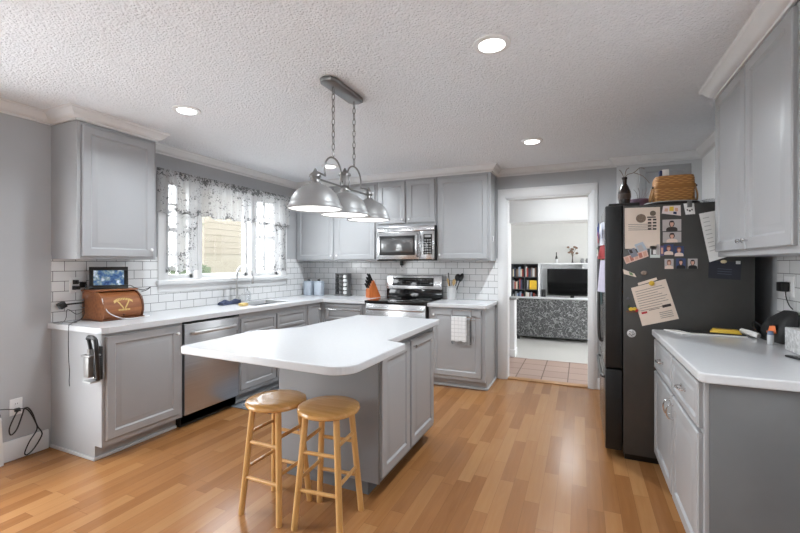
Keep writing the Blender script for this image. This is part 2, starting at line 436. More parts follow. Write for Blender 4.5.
# subway tile backsplash
mb = MB()
def tilebox(x0, y0, z0, x1, y1, z1): mb.box(x0, y0, z0, x1, y1, z1)
tilebox(0, YL, HC, 0.008, 2.568, ZU + 0.03); tilebox(0, 2.568, HC, 0.008, 4.40, 1.09); tilebox(0, 4.40, HC, 0.008, D, ZU + 0.03)
struct(mb.build('wall_tile_left', SUBWAY, smooth=0), 'white subway tile under the window')
struct(MB().box(0.008, D - 0.008, 0.86, 2.713, D, ZU + 0.03).build('wall_tile_back', SUBWAY, smooth=0), 'white subway tile behind the range')
struct(MB().box(XR - 0.008, 1.99, HC, XR, 3.205, ZU + 0.03).build('wall_tile_right', SUBWAY, smooth=0), 'white subway tile above the right counter')

# crown moulding swept round walls and cabinets
def crown(path, name, label):
    prof = [(0.0, ZT), (0.012, ZT), (0.014, ZT + 0.012), (0.03, ZT + 0.018), (0.045, ZT + 0.034), (0.06, ZT + 0.055), (0.072, ZT + 0.062), (0.074, ZT + 0.07), (0.084, CZ - 0.001), (0.0, CZ - 0.001)]
    n = len(path); rings = []
    for i, p in enumerate(path):
        p = Vector(p); nn = []
        if i > 0: e = (p - Vector(path[i - 1])).normalized(); nn.append(Vector((e.y, -e.x)))
        if i < n - 1: e = (Vector(path[i + 1]) - p).normalized(); nn.append(Vector((e.y, -e.x)))
        m = nn[0] if len(nn) == 1 else (nn[0] + nn[1])
        m = m.normalized(); k = 1 / max(0.3, m.dot(nn[0]))
        rings.append([(p.x + m.x * d * k, p.y + m.y * d * k, z) for d, z in prof])
    return struct(MB().loft(rings).build(name, TRIM, smooth=30), label)
UY1 = 2.325        # far end of the left wall cabinet
UX = 0.325
CW = 2.694
crown([(0, YB), (0, YL), (UX, YL), (UX, UY1), (0, UY1), (0, D - UX), (CW, D - UX), (CW, D), (3.969, D), (3.969, 4.872), (XR, 4.872), (XR, 3.13), (4.395, 3.13), (4.395, 2.0), (XR, 2.0), (XR, YB)], 'trim_1', 'white crown moulding stepping round walls and cabinets')
# baseboards
struct(MB().box(0, 0.58, 0, 0.016, YL - 0.02, 0.14, 0.004).build('baseboard_left', TRIM), 'white baseboard left of the cabinets')
struct(MB().box(3.785, D - 0.016, 0, XR, D, 0.12, 0.004).build('baseboard_back', TRIM), 'white baseboard behind the fridge')
# doorway casing
mb = MB()
for x0, x1 in ((DX0 - 0.096, DX0), (DX1, DX1 + 0.08)):
    mb.box(x0, D - 0.018, 0, x1, D, DZ + 0.105, 0.004); mb.box(x0 + 0.02, D - 0.024, 0, x1 - 0.02, D - 0.016, DZ + 0.03, 0.003)
mb.box(DX0 - 0.096, D - 0.019, DZ, DX1 + 0.08, D, DZ + 0.11, 0.004); mb.box(DX0 - 0.096, D - 0.026, DZ + 0.09, DX1 + 0.08, D, DZ + 0.11, 0.004)
mb.box(DX0, D - 0.004, 0, DX0 + 0.015, D + WT, DZ); mb.box(DX1 - 0.015, D - 0.004, 0, DX1, D + WT, DZ); mb.box(DX0, D - 0.004, DZ - 0.015, DX1, D + WT, DZ)
struct(mb.build('door_1', TRIM), 'white cased doorway to the hall')
struct(MB().box(DX0 + 0.015, D - 0.01, 0, DX1 - 0.015, D + 0.10, 0.012, 0.004).build('trim_2', wood_mat('threshold_oak', rgb(150, 108, 66), rgb(186, 140, 92), 0), smooth=30), 'oak threshold strip in the doorway')

# ------------------------------------------------------------------ kitchen window
mb = MB()
Y0, Y1 = 2.568, 4.385
mb.box(0, Y0, 1.205, 0.02, WY0 + 0.01, 2.235, 0.003); mb.box(0, WY1 - 0.01, 1.205, 0.02, Y1, 2.235, 0.003)
mb.box(0, Y0, WZ1, 0.022, Y1, 2.235, 0.003)
mb.box(-0.02, Y0 - 0.02, 1.165, 0.05, Y1 + 0.02, 1.207, 0.006); mb.box(0, Y0, 1.09, 0.016, Y1, 1.167, 0.004)
for a, b in ((WY0, WY0 + 0.02), (WY1 - 0.02, WY1)): mb.box(-WT, a, WZ0, 0.005, b, WZ1)
mb.box(-WT, WY0, WZ1 - 0.02, 0.005, WY1, WZ1); mb.box(-WT, WY0, WZ0, 0, WY1, WZ0 + 0.02)
M1 = (2.99, 3.055); M2 = (3.745, 3.84)
for a, b in (M1, M2): mb.box(-0.10, a, WZ0, 0.012, b, WZ1, 0.003)
win = struct(mb.build('window_1', TRIM), 'white framed triple kitchen window')
def sash(a, b, cols, rows, nm):
    m2 = MB(); x0, x1 = -0.095, -0.055; f = 0.038
    m2.box(x0, a, WZ0 + 0.02, x1, a + f, WZ1 - 0.02, 0.003); m2.box(x0, b - f, WZ0 + 0.02, x1, b, WZ1 - 0.02, 0.003)
    m2.box(x0, a, WZ0 + 0.02, x1, b, WZ0 + 0.06, 0.003); m2.box(x0, a, WZ1 - 0.06, x1, b, WZ1 - 0.02, 0.003)
    for i in range(1, cols):
        y = a + (b - a) * i / cols; m2.box(x0 + 0.008, y - 0.009, WZ0 + 0.05, x1 - 0.008, y + 0.009, WZ1 - 0.05)
    for i in range(1, rows):
        z = WZ0 + (WZ1 - WZ0) * i / rows; h = 0.02 if (rows % 2 == 0 and i == rows // 2) else 0.009
        m2.box(x0 + (0 if h > .01 else .008), a + 0.02, z - h, x1 - (0 if h > .01 else .008), b - 0.02, z + h)
    m2.build('window_sash', TRIM, win)
    MB().box(-0.078, a + 0.01, WZ0 + 0.03, -0.074, b - 0.01, WZ1 - 0.03).build('window_pane', GLASS, win, smooth=0)
sash(WY0 + 0.02, M1[0], 2, 4, 'l'); sash(M1[1], M2[0], 1, 1, 'c'); sash(M2[1], WY1 - 0.02, 2, 4, 'r')

# left patio door and right-wall window, both unseen and added for daylight
mb = MB(); a, b, z0, z1 = PD
for q0, q1 in ((a, a + 0.07), (b - 0.07, b), ((a + b) / 2 - 0.05, (a + b) / 2 + 0.05)): mb.box(-0.10, q0, z0, -0.04, q1, z1, 0.004)
mb.box(-0.10, a, z0, -0.04, b, z0 + 0.1, 0.004); mb.box(-0.10, a, z1 - 0.08, -0.04, b, z1, 0.004)
mb.box(0, a - 0.08, 0, 0.02, a, z1, 0.003); mb.box(0, b, 0, 0.02, b + 0.08, z1, 0.003); mb.box(0, a - 0.08, z1, 0.02, b + 0.08, z1 + 0.08, 0.003)
dr = struct(mb.build('door_2', TRIM), 'white sliding patio door')
MB().box(-0.072, a + 0.03, z0 + 0.05, -0.068, b - 0.03, z1 - 0.04).build('door_pane', GLASS, dr, smooth=0)
mb = MB(); wa, wb, wz0, wz1 = RW
for q0, q1 in ((wa, wa + 0.06), ((wa + wb) / 2 - 0.025, (wa + wb) / 2 + 0.025), (wb - 0.06, wb)): mb.box(XR + 0.05, q0, wz0, XR + 0.10, q1, wz1, 0.004)
mb.box(XR + 0.05, wa, wz0, XR + 0.10, wb, wz0 + 0.07, 0.004); mb.box(XR + 0.05, wa, wz1 - 0.07, XR + 0.10, wb, wz1, 0.004)
mb.box(XR - 0.02, wa - 0.08, wz0 - 0.08, XR, wb + 0.08, wz0, 0.003); mb.box(XR - 0.02, wa - 0.08, wz1, XR, wb + 0.08, wz1 + 0.08, 0.003)
mb.box(XR - 0.02, wa - 0.08, wz0, XR, wa, wz1, 0.003); mb.box(XR - 0.02, wb, wz0, XR, wb + 0.08, wz1, 0.003)
w2 = struct(mb.build('added_window', TRIM), 'white framed window added out of view for side light')
MB().box(XR + 0.073, wa + 0.03, wz0 + 0.03, XR + 0.077, wb - 0.03, wz1 - 0.03).build('window_pane', GLASS, w2, smooth=0)
def portal(name, loc, rot, sx, sy):
    d = bpy.data.lights.new(name, 'AREA'); d.shape = 'RECTANGLE'; d.size = sx; d.size_y = sy
    try: d.cycles.is_portal = True
    except Exception: return
    o = bpy.data.objects.new(name, d); COL.objects.link(o); o.location = loc; o.rotation_euler = rot
portal('kitchen_window_portal', (-0.13, (WY0 + WY1) / 2, (WZ0 + WZ1) / 2), (0, -PI / 2, 0), WZ1 - WZ0, WY1 - WY0)
portal('added_door_portal', (-0.13, (PD[0] + PD[1]) / 2, (PD[2] + PD[3]) / 2), (0, -PI / 2, 0), PD[3] - PD[2], PD[1] - PD[0])
portal('added_window_portal', (XR + 0.13, (RW[0] + RW[1]) / 2, (RW[2] + RW[3]) / 2), (0, PI / 2, 0), RW[3] - RW[2], RW[1] - RW[0])

# curtains: sheer valance and two tier panels
def curtain(name, y0, y1, z0, z1, x, amp, k, label, bands, scallop=0.0, rod=True):
    t = thing(name, label, 'curtain', (x, (y0 + y1) / 2, z0))
    mb = MB(); ny = int((y1 - y0) / 0.012); nz = 14; grid = []
    for i in range(ny + 1):
        y = y0 + (y1 - y0) * i / ny; col = []
        for j in range(nz + 1):
            f = j / nz
            zb = z0 + scallop * (0.5 + 0.5 * math.sin(y * 19)) + 0.012 * math.sin(y * 47)
            z = zb + (z1 - zb) * f
            a = amp * (0.45 + 0.55 * (1 - f))
            dx = a * math.sin(y * k + 0.9 * math.sin(y * 7.3)) + 0.35 * a * math.sin(y * k * 2.3 + 1 + f)
            col.append((x + dx, y + 0.004 * math.sin(f * 5 + y * 9), z))
        grid.append(col)
    vs = [[mb.bm.verts.new(c) for c in col] for col in grid]
    lay = mb.bm.loops.layers.uv.new('UVMap')
    for i in range(ny):
        for j in range(nz):
            fc = mb.bm.faces.new((vs[i][j], vs[i + 1][j], vs[i + 1][j + 1], vs[i][j + 1]))
            for l, jj in zip(fc.loops, (j, j, j + 1, j + 1)):
                f = jj / nz; e = 0.0
                for b0, b1, s_ in bands:
                    if b0 <= f <= b1: e = max(e, s_)
                l[lay].uv = (0, e)
    mb.build('fabric', LACE, t, smooth=180)
    if rod:
        MB().cyl((x - 0.022, y0 + 0.01, z1 - 0.05), (x - 0.022, y1 - 0.01, z1 - 0.05), 0.005, n=10).build('rod', WHITE, t)
    return t
curtain('curtain_valance', 2.53, 4.42, 1.838, 2.255, 0.055, 0.012, 62, 'wide sheer floral valance across the top of the kitchen window', [(0.84, 1.0, 1.0), (0.0, 0.12, 0.7)], 0.02)
curtain('cafe_curtain', 2.635, 2.985, 1.29, 1.875, 0.03, 0.008, 70, 'sheer floral cafe curtain beside the wall cabinet, green lawn showing below it', [(0.0, 0.12, 0.5)])
curtain('cafe_curtain', 3.86, 4.36, 1.27, 1.875, 0.03, 0.008, 66, 'sheer floral cafe curtain at the faucet spout side of the window', [(0.0, 0.1, 0.4)])

# ------------------------------------------------------------------ outside the window
for nm, xa, xb in (('bounce_patio', -9, -WT - 0.02), ('bounce_terrace', XR + WT + 0.02, 14)): struct(MB().box(xa, -9, -0.5, xb, 7.3 if xa < 0 else 1.9, -0.12).build(nm, mat('bounce_concrete', rgb(206, 206, 206), 0.9, var=0.05), smooth=0), 'pale concrete paving outside')  # pale paving added to reflect daylight up onto the ceiling
struct(MB().box(-30, -20, -0.6, -WT - 0.02, 30, -0.5).build('ground', mat('lawn', rgb(54, 66, 40), 0.95, var=0.3, scale=30)), 'green lawn outside')
mb = MB()
for i in range(260):
    c = Vector((-3.6 + random.uniform(-.3, .3), random.uniform(4.6, 6.2), random.uniform(0.0, 1.42)))
    a = random.uniform(0, 6.28); dx = Vector((math.cos(a) * .09, math.sin(a) * .09, random.uniform(-.05, .05))); nn = dx.cross(Vector((random.uniform(-1, 1), random.uniform(-1, 1), .6))).normalized() * .05
    mb.bm.faces.new([mb.bm.verts.new(p) for p in (c - dx, c + nn, c + dx, c - nn)])
mb.box(-3.75, 4.6, -0.12, -3.45, 6.2, 1.30)
tag(mb.build('hedge', mat('hedge_green', rgb(44, 54, 32), 0.8, var=0.3), smooth=0), 'low green hedge showing under the left cafe curtain', 'hedge')
t = thing('garden_building', 'cream neighbouring building seen through the middle window pane', 'building', (-5.4, 8.2, -0.5))
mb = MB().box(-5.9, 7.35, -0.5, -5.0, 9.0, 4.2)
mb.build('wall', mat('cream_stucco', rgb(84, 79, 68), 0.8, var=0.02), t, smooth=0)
mb = MB()
for i in range(14): mb.hexa([(-5.0, 7.35, 1.62 + i * 0.16), (-4.985, 7.35, 1.62 + i * 0.16), (-4.985, 9.0, 1.62 + i * 0.16), (-5.0, 9.0, 1.62 + i * 0.16), (-5.0, 7.35, 1.775 + i * 0.16), (-4.99, 7.35, 1.775 + i * 0.16), (-4.99, 9.0, 1.775 + i * 0.16), (-5.0, 9.0, 1.775 + i * 0.16)])
mb.build('siding', mat('cream_siding', rgb(81, 75, 64), 0.8, var=0.03), t, smooth=0)
mb = MB()
for i in range(60):
    c = Vector((-2.6 + random.uniform(-.12, .12), 5.05 + random.uniform(-.16, .16), 2.02 + random.uniform(-.13, .2)))
    a = random.uniform(0, 6.28); dx = Vector((math.cos(a) * .07, math.sin(a) * .07, random.uniform(-.05, .02))); nn = Vector((random.uniform(-.03, .03), random.uniform(-.03, .03), .03))
    vs = [mb.bm.verts.new(p) for p in (c - dx, c + nn.cross(dx).normalized() * .03, c + dx, c - nn.cross(dx).normalized() * .03)]
    mb.bm.faces.new(vs)
mb.tube([(-2.6, 5.1, -0.5), (-2.62, 5.08, 1.0), (-2.6, 5.05, 2.1)], 0.02)
tag(mb.build('shrub', mat('leaf_green', rgb(58, 76, 44), 0.7, var=0.2), smooth=0), 'green leafy shrub at the upper edge of the middle window pane', 'shrub')

# ------------------------------------------------------------------ cabinet helpers
DOORP = [(0, 0), (0, 0.014), (0.005, 0.02), (0.055, 0.02), (0.059, 0.0165), (0.066, 0.0105), (0.072, 0.0105), (0.098, 0.0185), (0.104, 0.019)]
SLIMP = [(0, 0), (0, 0.014), (0.005, 0.02), (0.030, 0.02), (0.033, 0.0165), (0.038, 0.0115), (0.042, 0.0115), (0.058, 0.0185), (0.062, 0.019)]
FLATP = [(0, 0), (0, 0.012), (0.012, 0.02), (0.016, 0.02)]
def knob(parent, p, n, m=None, r=0.013):
    n = Vector(n)
    return MB().lathe([(0.005, -0.002), (0.005, 0.010), (r * .8, 0.013), (r, 0.019), (r * .85, 0.025), (r * .4, 0.028)], p, 14, n).build('knob', m or WHITE, parent)
def pull(parent, p, n, along, ln=0.09, m=None):
    p, n, a = Vector(p), Vector(n), Vector(along).normalized()
    pts = [p - a * ln / 2, p - a * ln / 2 + n * .014, p - a * ln * .40 + n * .024, p - a * ln * .15 + n * .03, p + a * ln * .15 + n * .03, p + a * ln * .40 + n * .024, p + a * ln / 2 + n * .014, p + a * ln / 2]
    mb = MB().tube(smoothpath(pts, 3), 0.0045, 8)
    for s_ in (-1, 1): mb.lathe([(0.008, 0), (0.008, 0.004), (0.005, 0.006)], p + a * (s_ * ln / 2), 12, n)
    return mb.build('handle', m or CHROME, parent)
def door(parent, o, u, n, w, h, prof=DOORP, name='door', m=None, knob_at=None, pull_at=None, pull_dir=None, ln=0.09, km=None):
    d = MB().panel(o, u, (0, 0, 1), n, w, h, prof).build(name, m or CAB, parent, smooth=25)
    o, u, n_ = Vector(o), Vector(u), Vector(n)
    if knob_at: knob(d, o + u * knob_at[0] + Vector((0, 0, knob_at[1])) + n_ * 0.02, n, km)
    if pull_at: pull(d, o + u * pull_at[0] + Vector((0, 0, pull_at[1])) + n_ * 0.02, n, pull_dir, ln)
    return d
X_, Y_, Z_ = (1, 0, 0), (0, 1, 0), (0, 0, 1)
NX, NY = (-1, 0, 0), (0, -1, 0)
SHOE = mat('pale_grey_shoe_moulding', rgb(186), 0.5, var=0.02)

# ------------------------------------------------------------------ left run of base cabinets (fronts face +x)
FX = 0.61
t = thing('base_cabinet', 'grey base cabinet at the open end of the window counter, can crusher on its side', 'cabinet', (0.3, 2.04, 0))
y1 = 2.352
MB().hexa([(0.001, YL, 0), (0.535, YL, 0), (0.535, y1, 0), (0.001, y1, 0), (0.001, YL, 0.884), (0.535, YL, 0.884), (0.535, y1, 0.884), (0.001, y1, 0.884)]).box(0.535, YL, 0.10, FX, y1, 0.884).build('body', CAB, t, smooth=0)
MB().box(0.535, YL, 0, 0.548, y1, 0.022, 0.004).box(0.012, YL - 0.013, 0, 0.548, YL, 0.022, 0.004).build('shoe_moulding', SHOE, t)
door(t, (FX, 1.755, 0.14), Y_, X_, 0.565, 0.722, knob_at=(0.535, 0.66))
# dishwasher
t = thing('dishwasher', 'stainless steel dishwasher between grey base cabinets under the window counter', 'dishwasher', (0.33, 2.66, 0))
DY0, DY1 = 2.362, 2.958
MB().box(0.03, DY0, 0.02, 0.575, DY1, 0.87).build('tub_housing', BLACKM, t, smooth=0)
MB().box(0.50, DY0 + 0.003, 0.0, 0.575, DY1 - 0.003, 0.10, 0.002).build('toe_panel', BLACK, t)
dd = MB().box(0.575, DY0 + 0.006, 0.105, 0.622, DY1 - 0.006, 0.862, 0.005).build('door', STEELV, t)
MB().tube([(0.622, DY0 + 0.075, 0.785), (0.655, DY0 + 0.08, 0.785), (0.663, DY0 + 0.10, 0.785), (0.663, DY1 - 0.10, 0.785), (0.655, DY1 - 0.08, 0.785), (0.622, DY1 - 0.075, 0.785)], 0.017, 10).build('handle', mat('pale_steel_handle', rgb(214), 0.35, 0.7), dd)
MB().box(0.6225, DY1 - 0.035, 0.70, 0.624, DY1 - 0.02, 0.735).build('badge', mat('badge_grey', rgb(150), 0.4), dd)
# sink base
t = thing('base_cabinet', 'grey sink base cabinet with two false drawer fronts beside the dishwasher', 'cabinet', (0.3, 3.49, 0))
MB().box(0.02, 2.966, 0.0, 0.535, 4.01, 0.70).box(0.535, 2.966, 0.10, FX, 4.01, 0.884).box(0.02, 2.966, 0.70, 0.535, 2.985, 0.884).box(0.02, 3.99, 0.70, 0.535, 4.01, 0.884).build('body', CAB, t, smooth=0)
MB().box(0.535, 2.966, 0, 0.548, 4.01, 0.022, 0.004).build('shoe_moulding', SHOE, t)
for a, b, kx in ((2.978, 3.468, 0.46), (3.492, 3.985, 0.03)):
    door(t, (FX, a, 0.665), Y_, X_, b - a, 0.165, SLIMP, 'drawer_front')
    door(t, (FX, a, 0.14), Y_, X_, b - a, 0.505, knob_at=(kx, 0.46))
# corner cabinet
t = thing('base_cabinet', 'grey corner base cabinet with a narrow door next to the sink base', 'cabinet', (0.3, 4.4, 0))
MB().box(0.02, 4.015, 0.0, 0.535, D - 0.012, 0.884).box(0.535, 4.015, 0.10, FX, 4.315, 0.884, 0.002).box(0.535, 4.40, 0.0, 0.66, D - 0.012, 0.884).box(0.535, 4.322, 0.1, 0.66, 4.40, 0.884).build('body', CAB, t, smooth=0)
door(t, (FX, 4.04, 0.14), Y_, X_, 0.24, 0.722, SLIMP, knob_at=(0.21, 0.66))
# back run: drawer cabinet left of range
BF = D - 0.61
t = thing('base_cabinet', 'grey base cabinet with a long bar pull between the corner and the range', 'cabinet', (0.96, D - 0.3, 0))
MB().box(0.665, BF + 0.075, 0.0, 1.262, D - 0.012, 0.884).box(0.665, BF, 0.10, 1.262, BF + 0.075, 0.884).build('body', CAB, t, smooth=0)
dw = door(t, (0.695, BF, 0.665), X_, NY, 0.51, 0.195, SLIMP, 'drawer')
door(t, (0.695, BF, 0.14), X_, NY, 0.51, 0.505, knob_at=(0.48, 0.46))
mb = MB().tube([(0.745, BF - 0.02, 0.80), (0.745, BF - 0.05, 0.80)], 0.006).tube([(1.19, BF - 0.02, 0.80), (1.19, BF - 0.05, 0.80)], 0.006).tube([(0.725, BF - 0.052, 0.80), (1.21, BF - 0.052, 0.80)], 0.008, 10)
mb.build('handle', CHROME, dw)
# right of range
t = thing('base_cabinet', 'grey base cabinet between the range and the doorway, towel on its door', 'cabinet', (2.37, D - 0.3, 0))
MB().box(2.058, BF + 0.075, 0.0, CW, D - 0.001, 0.884).box(2.058, BF, 0.10, CW, BF + 0.075, 0.884).build('body', CAB, t, smooth=0)
MB().box(2.058, BF + 0.062, 0, CW + 0.012, BF + 0.075, 0.022, 0.004).box(CW, BF + 0.062, 0, CW + 0.012, D - 0.03, 0.022, 0.004).build('shoe_moulding', SHOE, t)
towel_door = door(t, (2.095, BF, 0.14), X_, NY, 0.56, 0.722, knob_at=(0.03, 0.66))

# worktops
def slab(name, label, polys, z0=HC - 0.04, z1=HC, m=COUNTER, b=0.006):
    mb = MB()
    for p in polys: mb.prism(p, z0, z1, b)
    return tag(mb.build(name, m, smooth=0), label, 'countertop')
SX0, SX1, SY0, SY1 = 0.13, 0.50, 3.30, 3.86
def rect(x0, y0, x1, y1): return [(x0, y0), (x1, y0), (x1, y1), (x0, y1)]
mb = MB(); z0, z1 = HC - 0.04, HC
yc0 = YL - 0.025
outer = [(0.009, yc0), (0.60, yc0), (0.645, yc0 + 0.03), (0.645, 4.287), (1.262, 4.287), (1.262, D - 0.009), (0.009, D - 0.009)]
for q in ([(0.009, yc0), (0.595, yc0), (0.63, yc0 + 0.012), (0.645, yc0 + 0.05), (0.645, SY0), (0.009, SY0)], rect(0.009, SY0, SX0, SY1), rect(SX1, SY0, 0.645, SY1), [(0.009, SY1), (0.645, SY1), (0.645, 4.287), (0.009, 4.287)], rect(0.009, 4.287, 1.262, D - 0.009)):
    mb.prism(q, z0, z1)
bmesh.ops.remove_doubles(mb.bm, verts=mb.bm.verts, dist=1e-5)
tag(mb.build('countertop', COUNTER, smooth=0), 'long white L-shaped countertop under the window and round the corner', 'countertop')
slab('countertop', 'short white countertop between the range and the doorway', [[(2.05, 4.287), (2.69, 4.287), (2.716, 4.31), (2.716, D - 0.009), (2.05, D - 0.009)]])
# sink
t = thing('sink', 'stainless steel undermount sink below the window', 'sink', (0.31, 3.485, 0.72))
mb = MB(); g = 0.012
def ring(x0, y0, x1, y1, z): return [(x0, y0, z), (x1, y0, z), (x1, y1, z), (x0, y1, z)]
mb.loft([ring(SX0 - g, SY0 - g, SX1 + g, SY1 + g, z0 - 0.001), ring(SX0 - g, SY0 - g, SX1 + g, SY1 + g, 0.73), ring(SX0, SY0, SX1, SY1, 0.735), ring(SX0, SY0, SX1, SY1, z0 - 0.001)], False, False)
mb.box(SX0 - g, SY0 - g, 0.725, SX1 + g, SY1 + g, 0.735)
mb.build('basin', STEEL, t, smooth=30)
MB().lathe([(0.04, 0), (0.04, 0.003), (0.02, 0.004)], (0.31, 3.58, 0.735), 18).build('drain', CHROME, t)
# faucet
FAU = mat('satin_nickel_faucet', rgb(196), 0.3, 0.9, var=0.02)
t = thing('faucet', 'tall gooseneck nickel faucet at the sink below the window', 'faucet', (0.075, 3.465, HC))
MB().lathe([(0.027, 0), (0.027, 0.008), (0.02, 0.014), (0.017, 0.06), (0.014, 0.07)], (0.075, 3.465, HC + 0.001), 18).build('base', FAU, t)
pts = [Vector((0.075, 3.465, HC + 0.06)), Vector((0.075, 3.465, 1.22))] + arc((0.185, 3.465, 1.235), 0.11, PI, 0.12, 14, X_, Z_)
pts += [Vector((0.297, 3.465, 1.22))]
MB().tube(pts, 0.0115, 12).build('spout', FAU, t)
MB().lathe([(0.011, 0), (0.016, 0.02), (0.016, 0.075), (0.012, 0.085)], (0.30, 3.465, 1.14), 14).build('spray_head', FAU, t)
MB().tube([(0.075, 3.48, HC + 0.05), (0.075, 3.50, HC + 0.07), (0.085, 3.54, HC + 0.10)], 0.006, 8).build('lever', FAU, t)

# ------------------------------------------------------------------ wall cabinets
def upper(label, x0, x1, z0, doors, depth=UX, z1=ZT, km=None):
    t = thing('wall_cabinet', label, 'cabinet', ((x0 + x1) / 2, D - depth / 2, z0))
    MB().box(x0, D - depth, z0, x1, D - 0.001, z1 - 0.001, 0.002).build('body', CAB, t, smooth=0)
    for a, b, za, zb, k in doors: door(t, (a, D - depth, za), X_, NY, b - a, zb - za, knob_at=k)
    return t
upper('grey double wall cabinet in the corner behind the pendant lamps', 0.002, 1.262, ZU, [(0.03, 0.617, 1.42, 2.365, (0.56, 0.05)), (0.65, 1.238, 1.42, 2.365, (0.03, 0.05))])
upper('short grey double wall cabinet above the microwave', 1.266, 2.052, 1.822, [(1.284, 1.652, 1.86, 2.375, (0.335, 0.045)), (1.68, 2.034, 1.86, 2.375, (0.03, 0.045))])
upper('tall grey single wall cabinet right of the microwave', 2.056, CW, ZU, [(2.077, 2.662, 1.42, 2.37, (0.025, 0.05))])
MB().tube([(CW + .001, 4.70, 1.62), (CW + .012, 4.70, 1.62), (CW + .012, 4.70, 1.68), (CW + .001, 4.70, 1.68)], 0.004).build('hook', WHITE, S.objects['wall_cabinet.002'])
t = thing('wall_cabinet', 'grey wall cabinet above the wooden breadbox on the window wall', 'cabinet', (0.16, 2.04, ZU))
MB().box(0.001, YL, ZU, UX, UY1, ZT - 0.001, 0.002).build('body', CAB, t, smooth=0)
door(t, (UX, 1.76, 1.42), Y_, X_, 0.535, 0.95, knob_at=(0.505, 0.06))
# right wall cabinet
t = thing('wall_cabinet', 'grey double wall cabinet above the right counter beside the fridge', 'cabinet', (4.56, 2.56, ZU))
MB().box(4.40, 2.0, 1.407, XR - 0.001, 3.125, ZT - 0.001, 0.002).build('body', CAB, t, smooth=0)
door(t, (4.40, 2.615, 1.437), Y_, NX, 0.495, 0.945, knob_at=(0.03, 0.045), km=CHROME)
door(t, (4.40, 2.105, 1.437), Y_, NX, 0.495, 0.945, knob_at=(0.465, 0.045), km=CHROME)
# cabinet above fridge
t = thing('wall_cabinet', 'grey wall cabinet high behind the basket on the fridge', 'cabinet', (4.34, 4.9, 1.83))
MB().box(3.969, 4.872, 1.72, XR - 0.001, D - 0.001, ZT - 0.001, 0.002).build('body', mat('lit_grey_surround', rgb(206, 207, 208), 0.5, var=0.02), t, smooth=0)  # wall-coloured box, lightened to stand in for light on its stile
door(t, (4.17, 4.872, 1.76), X_, NY, 0.45, 0.60)
# sheet on the right wall over the fridge, its lit brightness painted in
struct(MB().box(XR - 0.012, 4.12, 1.72, XR, 4.87, ZT).build('trim_3', mat('lit_wall_white', rgb(244), 0.5, var=0.01), smooth=0), 'white sheet painted as the lit right wall over the fridge')

# ------------------------------------------------------------------ right base cabinet and counter
RX = 4.085
t = thing('base_cabinet', 'grey base cabinet with two drawers and two doors beside the dark fridge', 'cabinet', (4.4, 2.6, 0))
MB().box(RX + 0.075, 2.042, 0, XR - 0.001, 3.195, 0.884).box(RX, 2.042, 0.095, RX + 0.075, 3.195, 0.884).build('body', CAB, t, smooth=0)
MB().box(RX + 0.014, 2.037, 0.0, XR - 0.001, 2.042, 0.884).build('end_panel', mat('shaded_end_panel', rgb(116, 118, 120), 0.5, var=0.07, scale=5), t, smooth=0)  # end panel darkened to carry the shade on its near face
for a, b, s_ in ((2.615, 3.175, -1), (2.075, 2.59, 1)):
    w = b - a
    door(t, (RX, a, 0.675), Y_, NX, w, 0.19, SLIMP, 'drawer', pull_at=(w / 2 - 0.01, 0.10), pull_dir=Y_, ln=0.085)
    door(t, (RX, a, 0.11), Y_, NX, w, 0.545, pull_at=((w - 0.03) if s_ > 0 else 0.03, 0.47), pull_dir=Z_, ln=0.075)
def rounded(poly, rad, n=6):
    out = []
    N_ = len(poly)
    for i, (p, r) in enumerate(zip(poly, rad)):
        p = Vector(p); a = Vector(poly[i - 1]); c = Vector(poly[(i + 1) % N_])
        if r <= 0: out.append(tuple(p)); continue
        e1 = (a - p).normalized(); e2 = (c - p).normalized(); ang = e1.angle(e2); tl = r / math.tan(ang / 2)
        p1 = p + e1 * tl; p2 = p + e2 * tl; ctr = p + (e1 + e2).normalized() * (r / math.sin(ang / 2))
        a1 = math.atan2(p1.y - ctr.y, p1.x - ctr.x); a2 = math.atan2(p2.y - ctr.y, p2.x - ctr.x)
        d = (a2 - a1 + PI) % (2 * PI) - PI
        out += [(ctr.x + r * math.cos(a1 + d * k / n), ctr.y + r * math.sin(a1 + d * k / n)) for k in range(n + 1)]
    return out
slab('countertop', 'white countertop on the right base cabinet next to the fridge', [rounded([(4.055, 1.99), (XR - 0.009, 1.99), (XR - 0.009, 3.19), (4.055, 3.19)], [0.035, 0, 0, 0])])

# ------------------------------------------------------------------ island
t = thing('kitchen_island', 'grey kitchen island cabinet with two doors behind the stools', 'island', (2.2, 2.55, 0))
IX0, IX1, IY0, IY1 = 1.81, 2.55, 2.10, 3.06
MB().box(IX0 + 0.02, IY0, 0.09, IX1, IY1, 0.884, 0.002).build('body', CAB_SHADED, t, smooth=0)
MB().box(IX0 + 0.06, IY0 + 0.03, 0, IX1 - 0.08, IY1 - 0.01, 0.09).build('toe_kick', mat('shaded_toe_kick', rgb(100, 101, 103), 0.6), t, smooth=0)  # recess shade put into the toe kick's colour
MB().box(IX1 - 0.0, IY0, 0.09, IX1 + 0.006, IY0 + 0.012, 0.884, 0.002).build('corner_strip', mat('dark_grey_strip', rgb(112), 0.5), t)  # thin dark grey strip down the island's front corner
door(t, (IX1, 2.122, 0.12), Y_, X_, 0.415, 0.725)
door(t, (IX1, 2.565, 0.12), Y_, X_, 0.455, 0.725)
knob([c for c in t.children if c.name.startswith('door')][-1], (IX1 + 0.02, 2.595, 0.80), X_, CHROME, 0.011)
P = rounded([(1.658, 1.512), (2.722, 1.468), (2.732, 2.078), (2.598, 2.12), (2.598, 3.085), (1.86, 3.075), (1.83, 2.30), (1.65, 2.05)], [0.03, 0.11, 0.012, 0.04, 0.015, 0.03, 0.22, 0.20], 9)
slab('countertop', 'white shaped island countertop overhanging the two stools', [P], b=0.006)

